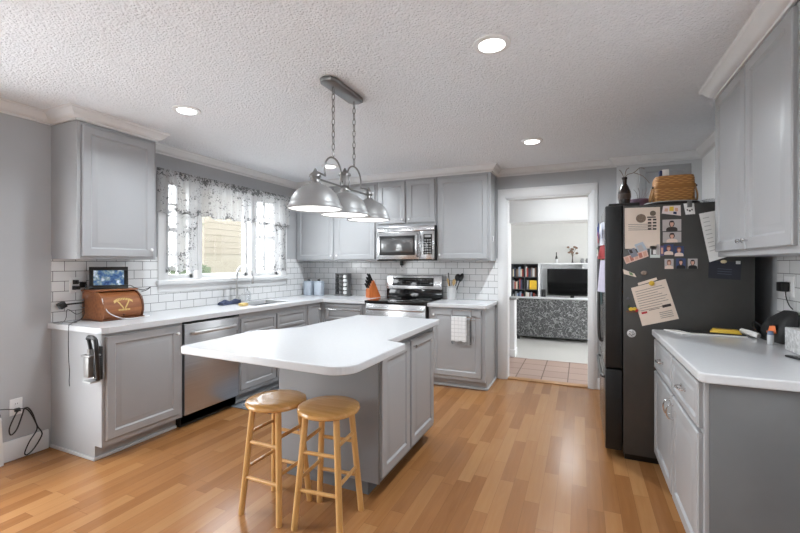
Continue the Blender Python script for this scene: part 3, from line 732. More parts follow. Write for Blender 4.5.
# ------------------------------------------------------------------ stools
def leg_tube(p0, p1, r0, r1): return MB().cyl(p0, p1, r0, r1, 14)
def make_stool(cx, cy, h, rot, label):
    t = thing('bar_stool', label, 'stool', (cx, cy, 0), 'wooden stools at the island')
    R_ = Matrix.Rotation(rot, 4, 'Z'); T = Matrix.Translation((cx, cy, 0)) @ R_
    MB().lathe([(0.10, h - 0.034), (0.150, h - 0.034), (0.162, h - 0.027), (0.166, h - 0.016), (0.163, h - 0.005), (0.154, h), (0.10, h + 0.001)], (0, 0, 0), 40).xf(T).build('seat', STOOLSEAT, t)
    ft, tp = 0.130, 0.088
    def at(sx, sy, z): k = tp + (ft - tp) * (1 - z / (h - 0.034)); return Vector((sx * k, sy * k, z))
    for sx, sy in ((-1, -1), (1, -1), (1, 1), (-1, 1)):
        MB().cyl(at(sx, sy, 0), at(sx, sy, h - 0.03), 0.0165, 0.0165, 14).xf(T).build('leg', STOOLW, t)
    for (a, b), zs in ((((-1, -1), (1, -1)), (0.20, 0.39)), (((1, -1), (1, 1)), (0.25, 0.44)), (((1, 1), (-1, 1)), (0.20, 0.39)), (((-1, 1), (-1, -1)), (0.25, 0.44))):
        for z in zs: MB().cyl(at(*a, z), at(*b, z), 0.0098, 0.0098, 10).xf(T).build('rung', STOOLW, t)
    return t
make_stool(2.055, 1.815, 0.612, 0.0, 'round wooden stool whose seat catches the window glare, beside the dishwasher')
make_stool(2.388, 1.84, 0.612, 0.10, 'round wooden stool with unglared tan seat, standing by the island doors')

# ------------------------------------------------------------------ range
t = thing('range', 'stainless steel electric range with black glass cooktop under the microwave', 'range', (1.66, D - 0.35, 0))
RX0, RX1, RF = 1.285, 2.043, D - 0.67
MB().box(RX0, RF + 0.035, 0.05, RX1, D - 0.03, 0.905).build('body', BLACKM, t, smooth=0)
MB().box(RX0 - 0.008, RF - 0.02, 0.905, RX1 + 0.0, D - 0.10, 0.932, 0.010, 3).build('cooktop', BGLASS, t)
mb = MB()
for bx, by, br in ((1.47, 4.46, 0.10), (1.86, 4.46, 0.08), (1.47, 4.70, 0.075), (1.86, 4.70, 0.095)):
    mb.tube([(bx + br * math.cos(2 * PI * k / 36), by + br * math.sin(2 * PI * k / 36), 0.9325) for k in range(36)], 0.0012, 4, True)
mb.build('burner_rings', mat('burner_ring_grey', rgb(90), 0.5), t)
od = MB().box(RX0 + 0.003, RF, 0.22, RX1 - 0.003, RF + 0.035, 0.895, 0.005).build('oven_door', STEEL, t)
MB().box(RX0 + 0.09, RF - 0.003, 0.36, RX1 - 0.09, RF + 0.002, 0.70, 0.002).build('window', BGLASS, od)
mb = MB()
pts = smoothpath([(RX0 + 0.03, RF, 0.84), (RX0 + 0.04, RF - 0.035, 0.84), (RX0 + 0.2, RF - 0.05, 0.843), ((RX0 + RX1) / 2, RF - 0.054, 0.844), (RX1 - 0.2, RF - 0.05, 0.843), (RX1 - 0.04, RF - 0.035, 0.84), (RX1 - 0.03, RF, 0.84)], 5)
mb.tube(pts, 0.014, 10).build('handle', STEEL, od)
MB().box(RX0 + 0.003, RF, 0.06, RX1 - 0.003, RF + 0.03, 0.21, 0.005).build('storage_drawer', STEEL, t)
MB().hexa([(RX0, D - 0.10, 0.93), (RX1, D - 0.10, 0.93), (RX1, D - 0.03, 0.93), (RX0, D - 0.03, 0.93), (RX0, D - 0.085, 1.04), (RX1, D - 0.085, 1.04), (RX1, D - 0.03, 1.04), (RX0, D - 0.03, 1.04)], 0.003).build('vent_trim', BGLASS, t)
bgd = MB().hexa([(RX0, D - 0.105, 1.04), (RX1, D - 0.105, 1.04), (RX1, D - 0.03, 1.04), (RX0, D - 0.03, 1.04), (RX0, D - 0.075, 1.222), (RX1, D - 0.075, 1.222), (RX1, D - 0.03, 1.222), (RX0, D - 0.03, 1.222)], 0.006).build('backguard', STEEL, t)
def bgp(x, z): return Vector((x, D - 0.105 + 0.03 * (z - 1.04) / 0.182 - 0.002, z))
mb = MB(); a, b, c, d = bgp(1.372, 1.082), bgp(1.935, 1.082), bgp(1.935, 1.185), bgp(1.372, 1.185); off = Vector((0, 0.004, 0))
mb.hexa([a, b, b + off, a + off, d, c, c + off, d + off], 0.001); mb.build('control_panel', BGLASS, bgd)
mb = MB()
for i in range(22):
    for j in range(3):
        if random.random() < 0.75:
            x = 1.40 + i * 0.0235; z = 1.098 + j * 0.03; p = bgp(x, z) + Vector((0, -0.001, 0))
            mb.box(p.x, p.y, p.z, p.x + 0.010, p.y + 0.001, p.z + 0.008)
mb.build('key_markings', mat('key_marking_grey', rgb(120), 0.5), bgd, smooth=0)

# ------------------------------------------------------------------ microwave
t = thing('microwave', 'stainless steel over-the-range microwave with dark glass door', 'microwave', (1.675, D - 0.2, 1.405))
MX0, MX1, MF = 1.298, 2.05, D - 0.40
MB().box(MX0 + 0.004, MF + 0.03, 1.405, MX1 - 0.002, D - 0.009, 1.82).build('body', BLACKM, t, smooth=0)
MB().box(MX0, MF + 0.004, 1.755, MX1, MF + 0.03, 1.818, 0.004).build('vent_strip', STEEL, t)
md = MB().box(MX0, MF, 1.418, 1.868, MF + 0.03, 1.752, 0.004).build('door', STEEL, t)
MB().box(MX0 + 0.035, MF - 0.003, 1.468, 1.806, MF + 0.002, 1.705, 0.002).build('glass_border', BLACK, md)
MB().box(MX0 + 0.065, MF - 0.005, 1.505, 1.782, MF + 0.002, 1.672, 0.002).build('glass', mat('smoked_glass', rgb(120), 0.12, 0.6, var=0.02), md)
MB().tube(smoothpath([(1.842, MF, 1.455), (1.842, MF - 0.03, 1.47), (1.842, MF - 0.04, 1.52), (1.842, MF - 0.043, 1.585), (1.842, MF - 0.04, 1.65), (1.842, MF - 0.03, 1.70), (1.842, MF, 1.715)], 4), 0.013, 10).build('handle', STEEL, md)
MB().box(1.872, MF + 0.002, 1.418, MX1, MF + 0.03, 1.752, 0.004).build('control_frame', STEEL, t)
kp = MB().box(1.915, MF - 0.001, 1.475, 2.022, MF + 0.004, 1.715, 0.001).build('keypad', BGLASS, t)
mb = MB()
for i in range(3):
    for j in range(6): mb.box(1.928 + i * 0.031, MF - 0.002, 1.488 + j * 0.03, 1.948 + i * 0.031, MF - 0.0009, 1.503 + j * 0.03)
mb.box(1.93, MF - 0.002, 1.678, 2.008, MF - 0.0009, 1.705)
mb.build('key_markings', mat('key_marking_pale', rgb(150), 0.5), kp, smooth=0)

# ------------------------------------------------------------------ fridge
HANDLE = mat('dark_steel_handle', rgb(92), 0.3, 0.9)
FX0, FY0, FY1, FZ = 3.776, 3.222, 4.125, 1.783
t = thing('refrigerator', 'dark slate french door refrigerator with papers and magnets on its side', 'refrigerator', (4.2, 3.67, 0))
MB().box(3.888, FY0, 0.045, 4.612, FY1, 1.765, 0.004).build('body', DARKSTEEL, t)
MB().box(3.90, FY0 + 0.03, 0.0, 4.55, FY1 - 0.03, 0.05).build('base_grille', BLACK, t, smooth=0)
for a, b in ((FY0, 3.67), (3.677, FY1)):
    d = MB().box(FX0, a, 0.635, 3.882, b, FZ - 0.012, 0.008).build('door', [DARKDOOR, FRONTSTEEL], t)
    for p in d.data.polygons:
        if p.normal.x < -0.9: p.material_index = 1
    hy = 3.635 if a < 3.5 else 3.715
    MB().tube(smoothpath([(FX0, hy, 0.75), (FX0 - 0.018, hy, 0.77), (FX0 - 0.024, hy, 0.9), (FX0 - 0.024, hy, 1.40), (FX0 - 0.018, hy, 1.50), (FX0, hy, 1.52)], 4), 0.011, 10).build('handle', HANDLE, d)
d = MB().box(FX0, FY0, 0.06, 3.882, FY1, 0.622, 0.008).build('freezer_drawer', [DARKDOOR, FRONTSTEEL], t)
for p in d.data.polygons:
    if p.normal.x < -0.9: p.material_index = 1
MB().tube(smoothpath([(FX0, 3.30, 0.55), (FX0 - 0.015, 3.32, 0.55), (FX0 - 0.02, 3.4, 0.55), (FX0 - 0.02, 3.95, 0.55), (FX0 - 0.015, 4.03, 0.55), (FX0, 4.05, 0.55)], 4), 0.011, 10).build('handle', HANDLE, d)
MB().box(3.80, FY0 + 0.02, FZ - 0.018, 3.99, FY0 + 0.16, FZ + 0.006, 0.004).build('hinge_cover', BLACKM, t)
MB().box(4.625, 3.26, 1.08, 4.635, 3.27, 1.25).build('side_clip', mat('pale_clip', rgb(130), 0.5), t, smooth=0) if False else None

# ------------------------------------------------------------------ pendant over the island
PX = 2.235
t = thing('pendant_light', 'three-shade brushed nickel island light hanging on chains', 'pendant light', (PX, 2.25, 1.68))
stad = [(PX + 0.055 * math.cos(a), 2.385 + 0.045 * math.sin(a)) for a in [PI * k / 4 for k in range(5)]] + [(PX - 0.055 * math.cos(a), 2.06 - 0.045 * math.sin(a)) for a in [PI * k / 4 for k in range(5)]]
MB().prism(stad, CZ - 0.028, CZ - 0.001, 0.008).build('canopy', NICKEL, t)
for yy in (2.115, 2.365):
    mb = MB(); z = CZ - 0.03; k = 0
    while z > 2.035:
        u = X_ if k % 2 else Y_; L_ = 0.048
        pts = [Vector((PX, yy, z - L_ / 2)) + Vector(u) * (0.009 * math.cos(a)) + Vector(Z_) * (0.5 * L_ * math.sin(a)) for a in [2 * PI * i / 10 for i in range(10)]]
        mb.tube(pts, 0.0032, 6, True); z -= 0.038; k += 1
    mb.build('chain', NICKEL, t)
LY = (1.93, 2.25, 2.57)
for yy, sg in ((2.115, -1), (2.365, 1)):
    c = (PX, yy, 1.92)
    pts = [(PX, yy - 0.085, 1.885)] + arc(c, 0.092, PI, 0, 14, Y_, Z_) + [(PX, yy + 0.085, 1.885)]
    mb = MB().tube(pts, 0.0055, 8)
    mb.tube([(PX, yy + sg * 0.085, 1.885), (PX, yy + sg * 0.19, 1.893)], 0.0055, 8)
    mb.tube([(PX, yy - sg * 0.085, 1.885), (PX, yy - sg * 0.12, 1.885)], 0.0055, 8)
    mb.build('arch_arm', NICKEL, t)
MB().tube([(PX, LY[0], 1.853), (PX, LY[2], 1.853)], 0.006, 8).build('crossbar', NICKEL, t)
SHADE = mat('nickel_shade', rgb(156, 156, 156), 0.42, 0.4, var=0.02)
for i, yy in enumerate(LY):
    top = 1.955 if i == 1 else 1.885
    so = MB().lathe([(0.034, 1.818), (0.034, 1.826), (0.028, 1.83), (0.026, 1.845), (0.03, 1.85), (0.026, 1.856), (0.026 if i != 1 else 0.033, 1.862), (0.026 if i != 1 else 0.033, top - 0.03), (0.034 if i != 1 else 0.04, top - 0.026), (0.032 if i != 1 else 0.038, top - 0.014), (0.016, top), (0.008, top + 0.016), (0.002, top + 0.024)], (PX, yy, 0), 20).build('socket', NICKEL, t)
    sh = MB()
    o_ = [(0.156, 1.676), (0.155, 1.690), (0.146, 1.700), (0.142, 1.712), (0.133, 1.738), (0.117, 1.764), (0.094, 1.788), (0.066, 1.806), (0.036, 1.819)]
    n_ = 40; rr = []
    for r, z in o_ + [(r - 0.004, z - 0.003) for r, z in reversed(o_)]:
        rr.append([(PX + r * math.cos(2 * PI * k / n_), yy + r * math.sin(2 * PI * k / n_), z) for k in range(n_)])
    rr.append(rr[0])
    sd = sh.loft(rr, False, False).build('shade', SHADE, t, smooth=40)
    MB().lathe([(0.02, 1.676), (0.149, 1.680), (0.149, 1.684), (0.02, 1.686)], (PX, yy, 0), 40).build('diffuser', LAMPGLASS, sd)
    ld = bpy.data.lights.new('pendant_bulb', 'AREA'); ld.shape = 'DISK'; ld.size = 0.26; ld.energy = PENDANT_W; ld.color = LAMPCOL
    lo = bpy.data.objects.new('pendant_bulb', ld); COL.objects.link(lo); lo.parent = t; lo.location = Vector((PX, yy, 1.673)) - t.location

# ------------------------------------------------------------------ recessed lights
def downlight(x, y, label, watts=None, spread=142):
    t = thing('recessed_light', label, 'ceiling light', (x, y, CZ), 'recessed ceiling lights')
    MB().lathe([(0.062, CZ - 0.004), (0.066, CZ - 0.012), (0.092, CZ - 0.008), (0.094, CZ - 0.0005)], (x, y, 0), 32).build('trim_ring', WHITE, t)
    MB().lathe([(0.002, CZ - 0.0135), (0.060, CZ - 0.0135), (0.062, CZ - 0.012), (0.062, CZ - 0.006)], (x, y, 0), 32).build('lens', LENS, t)
    ld = bpy.data.lights.new('downlight_lamp', 'AREA'); ld.shape = 'DISK'; ld.size = 0.11; ld.spread = math.radians(spread); ld.energy = watts or RECESS_W; ld.color = LAMPCOL
    lo = bpy.data.objects.new('downlight_lamp', ld); COL.objects.link(lo); lo.parent = t; lo.location = (0, 0, -0.02)
downlight(3.207, 2.07, 'large recessed ceiling light nearest the right wall cabinet')
downlight(1.02, 2.07, 'recessed ceiling light in front of the cabinet over the breadbox')
downlight(3.215, 3.855, 'small recessed ceiling light in front of the doorway', 23, 168)
downlight(1.015, 3.91, 'recessed ceiling light seen behind the pendant arches', 17, 160)

# ------------------------------------------------------------------ hall and living room beyond the door
HY0, HY1, LY1 = D + WT, 6.12, 11.5
struct(MB().box(1.2, D + 0.03, -0.1, 5.6, HY1, -0.0).build('floor_hall', HALLTILE, smooth=0), 'terracotta tiled hall floor')
struct(MB().box(0.3, HY1, -0.1, 7.0, LY1 + 0.2, -0.0).build('floor_living', CARPET, smooth=0), 'pale grey carpet of the living room')
struct(MB().box(1.2, HY0, CZ + 0.02, 5.6, HY1 + 0.4, CZ + 0.12).build('ceiling_hall', WHITEWALL, smooth=0), 'white hall ceiling')
struct(MB().box(1.1, HY0, 0, 1.2, HY1, CZ + 0.02).build('wall_hall_left', WHITEWALL, smooth=0)); struct(MB().box(5.6, HY0, 0, 5.7, HY1, CZ + 0.02).build('wall_hall_right', WHITEWALL, smooth=0))
mb = MB(); HX = 2.655
mb.box(0.3, HY1, 0, HX, HY1 + 0.22, CZ + 0.02); mb.box(HX, HY1, 1.965, 5.2, HY1 + 0.42, CZ + 0.02); mb.box(5.2, HY1, 0, 5.7, HY1 + 0.22, CZ + 0.02)
struct(mb.build('wall_hall_back', WHITEWALL, smooth=0), 'white wall with a wide opening into the living room')
struct(MB().box(HX, HY1, 0, 2.735, HY1 + 0.22, 0.84).box(HX - .05, HY1 - 0.012, 0, 2.745, HY1 + 0.232, 0.11, 0.004).build('wall_knee', TRIM, smooth=30), 'white knee wall at the living room opening')
struct(MB().box(HX - 0.0, HY1 - 0.03, 0.84, 2.765, HY1 + 0.25, 0.875, 0.006).build('trim_4', mat('grey_cap', rgb(150), 0.5)), 'grey cap on the knee wall')
struct(MB().box(0.2, HY1 + 0.22, 0, 0.3, LY1 + 0.2, 3.0).build('wall_living_left', WHITEWALL, smooth=0))
wall_with_holes('wall_living_right', WHITEWALL, 'x', 7.0, 7.1, HY1 + 0.22, LY1 + 0.2, 0, 3.0, [(7.8, 10.0, 0.5, 2.2)], 'white living room wall with an added window')
struct(MB().box(0.3, LY1, 0, 7.0, LY1 + 0.1, 3.0).build('wall_living_back', mat('pale_grey_living_wall', rgb(198, 196, 192), 0.8, var=0.01), smooth=0), 'pale living room wall behind the television')
struct(MB().box(0.2, HY1 + 0.42, 3.0, 7.1, LY1 + 0.2, 3.1).build('ceiling_living', WHITEWALL, smooth=0), 'white living room ceiling')
struct(MB().box(0.3, HY1 + 0.22, CZ + 0.02, 7.0, HY1 + 0.42, 3.1).build('wall_living_front', WHITEWALL, smooth=0))
mb = MB()
for q0, q1 in ((7.8, 7.87), (8.85, 8.95), (9.93, 10.0)): mb.box(7.03, q0, 0.5, 7.07, q1, 2.2)
mb.box(7.03, 7.8, 0.5, 7.07, 10.0, 0.57); mb.box(7.03, 7.8, 2.13, 7.07, 10.0, 2.2)
w3 = struct(mb.build('added_living_window', TRIM, smooth=0), 'white framed window added out of view to light the living room')  # unseen window, added to let light into the living room
MB().box(7.048, 7.82, 0.52, 7.052, 9.98, 2.18).build('window_pane', GLASS, w3, smooth=0)
portal('added_living_portal', (7.09, 8.9, 1.35), (0, PI / 2, 0), 1.7, 2.2)
def added_ceil_lamp(name, x, y, z, e, label):  # unseen lamps added to brighten the hall and living room
    t = thing(name, label, 'ceiling light', (x, y, z))
    MB().lathe([(0.15, z - 0.001), (0.15, z - 0.02), (0.14, z - 0.05), (0.10, z - 0.075), (0.02, z - 0.085)], (x, y, 0), 28).build('shade', LAMPGLASS, t)
    ld = bpy.data.lights.new('added_ceiling_lamp', 'AREA'); ld.shape = 'DISK'; ld.size = 0.25; ld.energy = e; ld.color = LAMPCOL
    lo = bpy.data.objects.new('added_ceiling_lamp', ld); COL.objects.link(lo); lo.parent = t; lo.location = (0, 0, -0.1)
added_ceil_lamp('added_ceiling_light', 3.3, 5.55, CZ + 0.02, 4.2, 'round white ceiling light in the hall past the doorway')
added_ceil_lamp('added_ceiling_light', 3.4, 9.4, 3.0, LIVING_W, 'round white lamp added out of view to brighten the living room')

# sofa seen from behind
t = thing('sofa', 'dark leaf-patterned sofa seen from behind through the doorway', 'sofa', (3.6, 8.0, 0))
MB().box(2.50, 7.62, 0.06, 4.75, 7.82, 0.735, 0.03, 3).build('backrest', LEAF, t)
MB().box(2.50, 7.80, 0.06, 4.75, 8.50, 0.44, 0.03, 3).build('seat', LEAF, t)
for x0, x1 in ((2.46, 2.68), (4.57, 4.79)): MB().box(x0, 7.66, 0.06, x1, 8.52, 0.60, 0.04, 3).build('armrest', LEAF, t)
for x0 in (2.69, 3.63): MB().box(x0, 7.83, 0.44, x0 + 0.92, 8.5, 0.56, 0.03, 3).build('seat_cushion', LEAF, t)
for x in (2.58, 4.68):
    for y in (7.70, 8.44): MB().cyl((x, y, 0), (x, y, 0.07), 0.025, n=10).build('foot', BLACKM, t)
mb = MB(); n_ = 24; rings = []
for i in range(n_ + 1):
    x = 2.56 + (4.70 - 2.56) * i / n_; w = 0.004 * math.sin(x * 9)
    rings.append([(x, y, z) for y, z in ((7.625, 0.738), (7.815, 0.738), (7.825, 0.752), (7.79, 0.764 + w), (7.65, 0.764 - w), (7.612 + w, 0.752))])
mb.loft(rings); tag(mb.build('throw_blanket', THROW), 'pale grey throw laid along the top of the patterned sofa', 'blanket')

# bookcase with books
BX0, BX1, BY0, BY1 = 1.93, 2.60, 11.16, LY1 - 0.004
t = thing('bookcase', 'dark two-column bookcase full of books in the living room', 'bookcase', ((BX0 + BX1) / 2, 11.3, 0))
DW = mat('dark_bookcase', rgb(56, 56, 60), 0.5); mb = MB()
BZ = [0.03, 0.36, 0.69, 1.02, 1.355]
for x in (BX0, (BX0 + BX1) / 2 - 0.012, BX1 - 0.024): mb.box(x, BY0, 0, x + 0.024, BY1, 1.36)
mb.build('upright_panels', DW, t, smooth=0)
for z in BZ: MB().box(BX0 + 0.024, BY0 + 0.005, z - 0.02, BX1 - 0.024, BY1, z + 0.0).build('shelf', DW, t, smooth=0)
MB().box(BX0, BY1 - 0.012, 0, BX1, BY1 - 0.001, 1.36).build('back_panel', DW, t, smooth=0)
bookc = [('white', rgb(214, 212, 208)), ('pale blue', rgb(150, 166, 192)), ('grey', rgb(150, 150, 152)), ('brown', rgb(120, 92, 78)), ('red', rgb(158, 62, 56)), ('cream', rgb(206, 196, 172)), ('dark blue', rgb(60, 68, 96)), ('black', rgb(44, 44, 48))]
BM = [mat('book_cover_' + n_.replace(' ', '_'), c, 0.6) for n_, c in bookc]
shelfn = ['bottom', 'lowest visible', 'middle', 'top']
ordn = ['first', 'second', 'third', 'fourth', 'fifth', 'sixth', 'seventh', 'eighth', 'ninth', 'tenth', 'eleventh']
for si in (1, 2, 3):
    for ci in (0, 1):
        x = BX0 + 0.03 + ci * 0.33; xe = x + 0.285; z = BZ[si] + 0.001; k = 0
        if si == 2 and ci == 1: xe = x + 0.10
        while True:
            w = random.uniform(0.026, 0.046)
            if x + w > xe: break
            h = random.uniform(0.19, 0.275); dpt = random.uniform(0.14, 0.19); c = random.choice([0, 0, 1, 2, 3, 4, 5, 6, 7])
            tag(MB().box(x, BY0 + 0.03, z, x + w - 0.002, BY0 + 0.03 + dpt, z + h, 0.002).build('book', BM[c], smooth=0), f'{bookc[c][0]} book, {ordn[k]} from the left on the {shelfn[si]} shelf of the {"left" if ci == 0 else "right"} column', 'book', 'books in the dark bookcase')
            x += w; k += 1
        if si == 2 and ci == 1:
            tag(MB().box(x + 0.03, BY0 + 0.02, z, xe + 0.185, BY0 + 0.06, z + 0.235, 0.003).build('book', mat('book_cover_yellow', rgb(226, 184, 50), 0.6), smooth=0), 'large bright yellow book standing face out in the dark bookcase', 'book')
# white media unit with television
t = thing('media_unit', 'white media unit framing the television in the living room', 'media unit', (3.6, 11.3, 0))
MW = mat('white_media_lacquer', rgb(226), 0.4); mb = MB()
for x in (2.61, 4.55): MB().box(x, 11.12, 0, x + 0.05, LY1 - 0.004, 1.35).build('side_panel', MW, t, smooth=0)
MB().box(2.66, LY1 - 0.02, 0.48, 4.55, LY1 - 0.004, 1.35).build('back_panel', MW, t, smooth=0)
MB().box(2.61, 11.10, 1.35, 4.60, LY1 - 0.004, 1.385, 0.003).build('top_shelf', MW, t)
MB().box(2.66, 11.02, 0, 4.55, LY1 - 0.02, 0.48, 0.004).build('base_unit', MW, t)
MB().box(3.66, 11.2, 1.23, 3.68, LY1 - 0.02, 1.35).build('divider', MW, t, smooth=0)
t = thing('television', 'wide black flat television on the white media unit', 'television', (3.40, 11.2, 0.48))
tb = MB().box(2.83, 11.16, 0.555, 4.03, 11.21, 1.235, 0.005).build('housing', BLACK, t)
MB().box(2.842, 11.156, 0.572, 4.018, 11.161, 1.223).build('screen', BGLASS, t, smooth=0)
MB().box(3.25, 11.08, 0.482, 3.6, 11.30, 0.492, 0.003).box(3.38, 11.17, 0.488, 3.47, 11.20, 0.57).build('stand', BLACK, t)
t = thing('speaker', 'small black speaker beside the television on the media unit', 'speaker', (2.74, 11.15, 0.481))
MB().box(2.69, 11.10, 0.482, 2.79, 11.2, 0.70, 0.01).build('cabinet', BLACKM, t); MB().lathe([(0.035, 0), (0.03, 0.004), (0.01, 0.006)], (2.74, 11.10, 0.63), 14, NY).build('cone', BLACK, t)
t = thing('bottle', 'slim dark bottle with pale label on top of the media unit', 'bottle', (3.05, 11.25, 1.386))
MB().lathe([(0.03, 0), (0.032, 0.01), (0.032, 0.10)], (3.05, 11.25, 1.386), 14).build('label', mat('pale_label', rgb(190), 0.6), t)
MB().lathe([(0.032, 0.10), (0.028, 0.14), (0.013, 0.19), (0.013, 0.27), (0.01, 0.275)], (3.05, 11.25, 1.386), 14).build('neck', mat('dark_bottle_glass', rgb(40, 34, 32), 0.15), t)
t = thing('flower_vase', 'dried brown flowers in a slim dark vase on the media unit', 'vase', (3.43, 11.25, 1.386))
MB().lathe([(0.03, 0), (0.022, 0.02), (0.016, 0.08), (0.012, 0.14), (0.018, 0.16)], (3.43, 11.25, 1.386), 14).build('vase', mat('dark_vase', rgb(70, 62, 58), 0.4), t)
mb = MB(); fl = MB()
for i in range(13):
    a = random.uniform(0, 6.28); r = random.uniform(0.02, 0.15); z = 1.386 + random.uniform(0.24, 0.40); e = (3.43 + r * math.cos(a), 11.25 + 0.5 * r * math.sin(a), z)
    mb.tube([(3.43, 11.25, 1.53), (3.43 + 0.4 * r * math.cos(a), 11.25, (z + 1.53) / 2 + .02), e], 0.003, 5)
    fl.ball(e, 0.035, 0.035, 0.026, 8, 5)
mb.build('stems', mat('dry_stem', rgb(96, 80, 60), 0.8), t); fl.build('blossoms', mat('dry_blossom', rgb(128, 100, 84), 0.8, var=0.3, scale=40), t)
for x, lb in ((3.66, 'small grey ornament beside the dried flowers on the media unit'), (3.78, 'small grey ornament farthest from the dried flowers on the media unit')):
    tag(MB().lathe([(0.03, 0), (0.045, 0.02), (0.05, 0.06), (0.035, 0.09), (0.04, 0.11)], (x, 11.25, 1.386), 14).build('ornament', mat('grey_ceramic', rgb(130), 0.5)), lb, 'ornament')

# ------------------------------------------------------------------ unseen fill lamp added behind the camera to brighten ceiling and fronts
t = thing('fill_chandelier', 'round white fill lamp added out of view behind the camera', 'fill_chandelier', (2.1, -1.3, 1.75))
MB().cyl((2.1, -1.3, CZ - 0.001), (2.1, -1.3, CZ - 0.03), 0.07, n=20).build('canopy', NICKEL, t)
MB().cyl((2.1, -1.3, CZ - 0.02), (2.1, -1.3, 2.0), 0.008, n=10).build('stem', NICKEL, t)
MB().lathe([(0.30, 1.76), (0.31, 1.78), (0.31, 1.80), (0.30, 1.81)], (2.1, -1.3, 0), 32).build('ring', NICKEL, t)
for k in range(6):
    a = k * PI / 3; e = (2.1 + .3 * math.cos(a), -1.3 + .3 * math.sin(a))
    MB().tube([(2.1, -1.3, 2.0), (e[0], e[1], 1.80)], 0.006, 8).build('arm', NICKEL, t)
    MB().ball((e[0], e[1], 1.86), 0.05, n=16, m=10).build('globe', LAMPGLASS, t)
    ld = bpy.data.lights.new('fill_bulb', 'POINT'); ld.energy = FILL_W / 6; ld.shadow_soft_size = 0.06; ld.color = LAMPCOL
    lo = bpy.data.objects.new('fill_bulb', ld); COL.objects.link(lo); lo.parent = t; lo.location = Vector((e[0] , e[1], 1.97)) - t.location

# ------------------------------------------------------------------ left counter things
def cord(name, pts, r, m, label, k=6, cat='cord'):
    return tag(MB().tube(smoothpath(pts, k), r, 6).build(name, m), label, cat)
# breadbox
bx0, bx1, by0, by1, bz = 0.05, 0.30, 1.915, 2.225, HC + 0.001
t = thing('bread_box', 'brown wooden roll-top breadbox with gold print on the window counter', 'breadbox', (0.18, 2.07, bz))
prof = [(bx0, bz), (bx1 - 0.02, bz), (bx1 + 0.005, bz + 0.02), (bx1 + 0.018, bz + 0.06), (bx1 + 0.018, bz + 0.10), (bx1 + 0.006, bz + 0.14), (bx1 - 0.022, bz + 0.18), (bx1 - 0.065, bz + 0.21), (bx0, bz + 0.222)]
MB().loft([[(x, by0 + .012, z) for x, z in prof], [(x, by1 - .012, z) for x, z in prof]]).build('roll_top', BREAD, t, smooth=50)
def grow(P, d): return [(x + (d if x > bx0 + .01 else 0), z + (d if z > bz + .1 else 0)) for x, z in P]
for ya, yb in ((by0, by0 + .014), (by1 - .014, by1)):
    MB().loft([[(x, ya, z) for x, z in grow(prof, .007)], [(x, yb, z) for x, z in grow(prof, .007)]]).build('side_panel', BREAD if ya < 2 else BREADD, t, smooth=0)
MB().box(bx0 - 0.005, by0 - 0.012, bz, bx1 + 0.015, by1 + 0.012, bz + 0.012, 0.004).build('base_board', BREADD, t)
MB().box(bx0 - 0.005, by0 - 0.008, bz + 0.222, bx1 - 0.06, by1 + 0.008, bz + 0.236, 0.004).build('top_board', BREAD, t)
def bface(v):  # point on curved front from height fraction
    zz = bz + v
    for (xa, za), (xb, zb) in zip(prof[1:], prof[2:]):
        if za <= zz <= zb: return xa + (xb - xa) * (zz - za) / (zb - za) + 0.001, zz
    return bx1, zz
mb = MB()
yc = (by0 + by1) / 2
for i in range(14):          # arched line of small gilt letters-like strokes
    a = PI * (0.16 + 0.68 * i / 13); y = yc - 0.078 * math.cos(a); v = 0.115 + 0.035 * math.sin(a)
    x, z = bface(v); x2, z2 = bface(v + .018); mb.hexa([(x - .002, y - .004, z), (x + .0006, y - .004, z), (x + .0006, y + .004, z), (x - .002, y + .004, z), (x2 - .002, y - .004, z2), (x2 + .0006, y - .004, z2), (x2 + .0006, y + .004, z2), (x2 - .002, y + .004, z2)])
for k in range(9):
    for s_ in (-1, 1):
        v = 0.085 + 0.008 * k * .8; y = yc + s_ * (0.008 + 0.0042 * k); x, z = bface(v); x2, z2 = bface(v + .012)
        mb.hexa([(x - .002, y - .004, z), (x + .0006, y - .004, z), (x + .0006, y + .004, z), (x - .002, y + .004, z), (x2 - .002, y - .003, z2), (x2 + .0006, y - .003, z2), (x2 + .0006, y + .003, z2), (x2 - .002, y + .003, z2)])
for k in range(8):
    y = yc - .04 + .08 * k / 7; x, z = bface(.07); x2, z2 = bface(.084)
    mb.hexa([(x - .002, y - .004, z), (x + .0006, y - .004, z), (x + .0006, y + .004, z), (x - .002, y + .004, z), (x2 - .002, y - .004, z2), (x2 + .0006, y - .004, z2), (x2 + .0006, y + .004, z2), (x2 - .002, y + .004, z2)])
mb.build('gold_print', GOLD, t, smooth=0)
MB().ball((bx1 + 0.015, yc, bz + 0.035), 0.008, n=10, m=6).build('knob', BREADD, t)
# digital photo frame leaning on the breadbox
def photo_mat():
    m, N, L, b = newmat('frame_screen_picture'); tc = N.new('ShaderNodeTexCoord')
    nz = N.new('ShaderNodeTexNoise'); nz.inputs['Scale'].default_value = 26; nz.inputs['Detail'].default_value = 3; L.new(tc.outputs['Object'], nz.inputs['Vector'])
    c = ramp(N, L, nz.outputs['Fac'], [(0.32, rgb(40, 66, 110)), (0.46, rgb(70, 104, 150)), (0.55, rgb(120, 144, 150)), (0.66, rgb(196, 208, 226))])
    L.new(c, b.inputs['Base Color']); L.new(c, b.inputs['Emission Color']); b.inputs['Emission Strength'].default_value = 0.35; b.inputs['Roughness'].default_value = 0.2
    return m
t = thing('digital_picture', 'black framed digital photo frame standing on the breadbox', 'photo frame', (0.17, 2.05, bz + 0.237))
fw, fh = 0.255, 0.175
M = Matrix.Translation((0.175, 2.04, bz + 0.240)) @ Matrix.Rotation(math.radians(62), 4, 'Z') @ Matrix.Rotation(math.radians(-10), 4, 'X')
mb = MB()
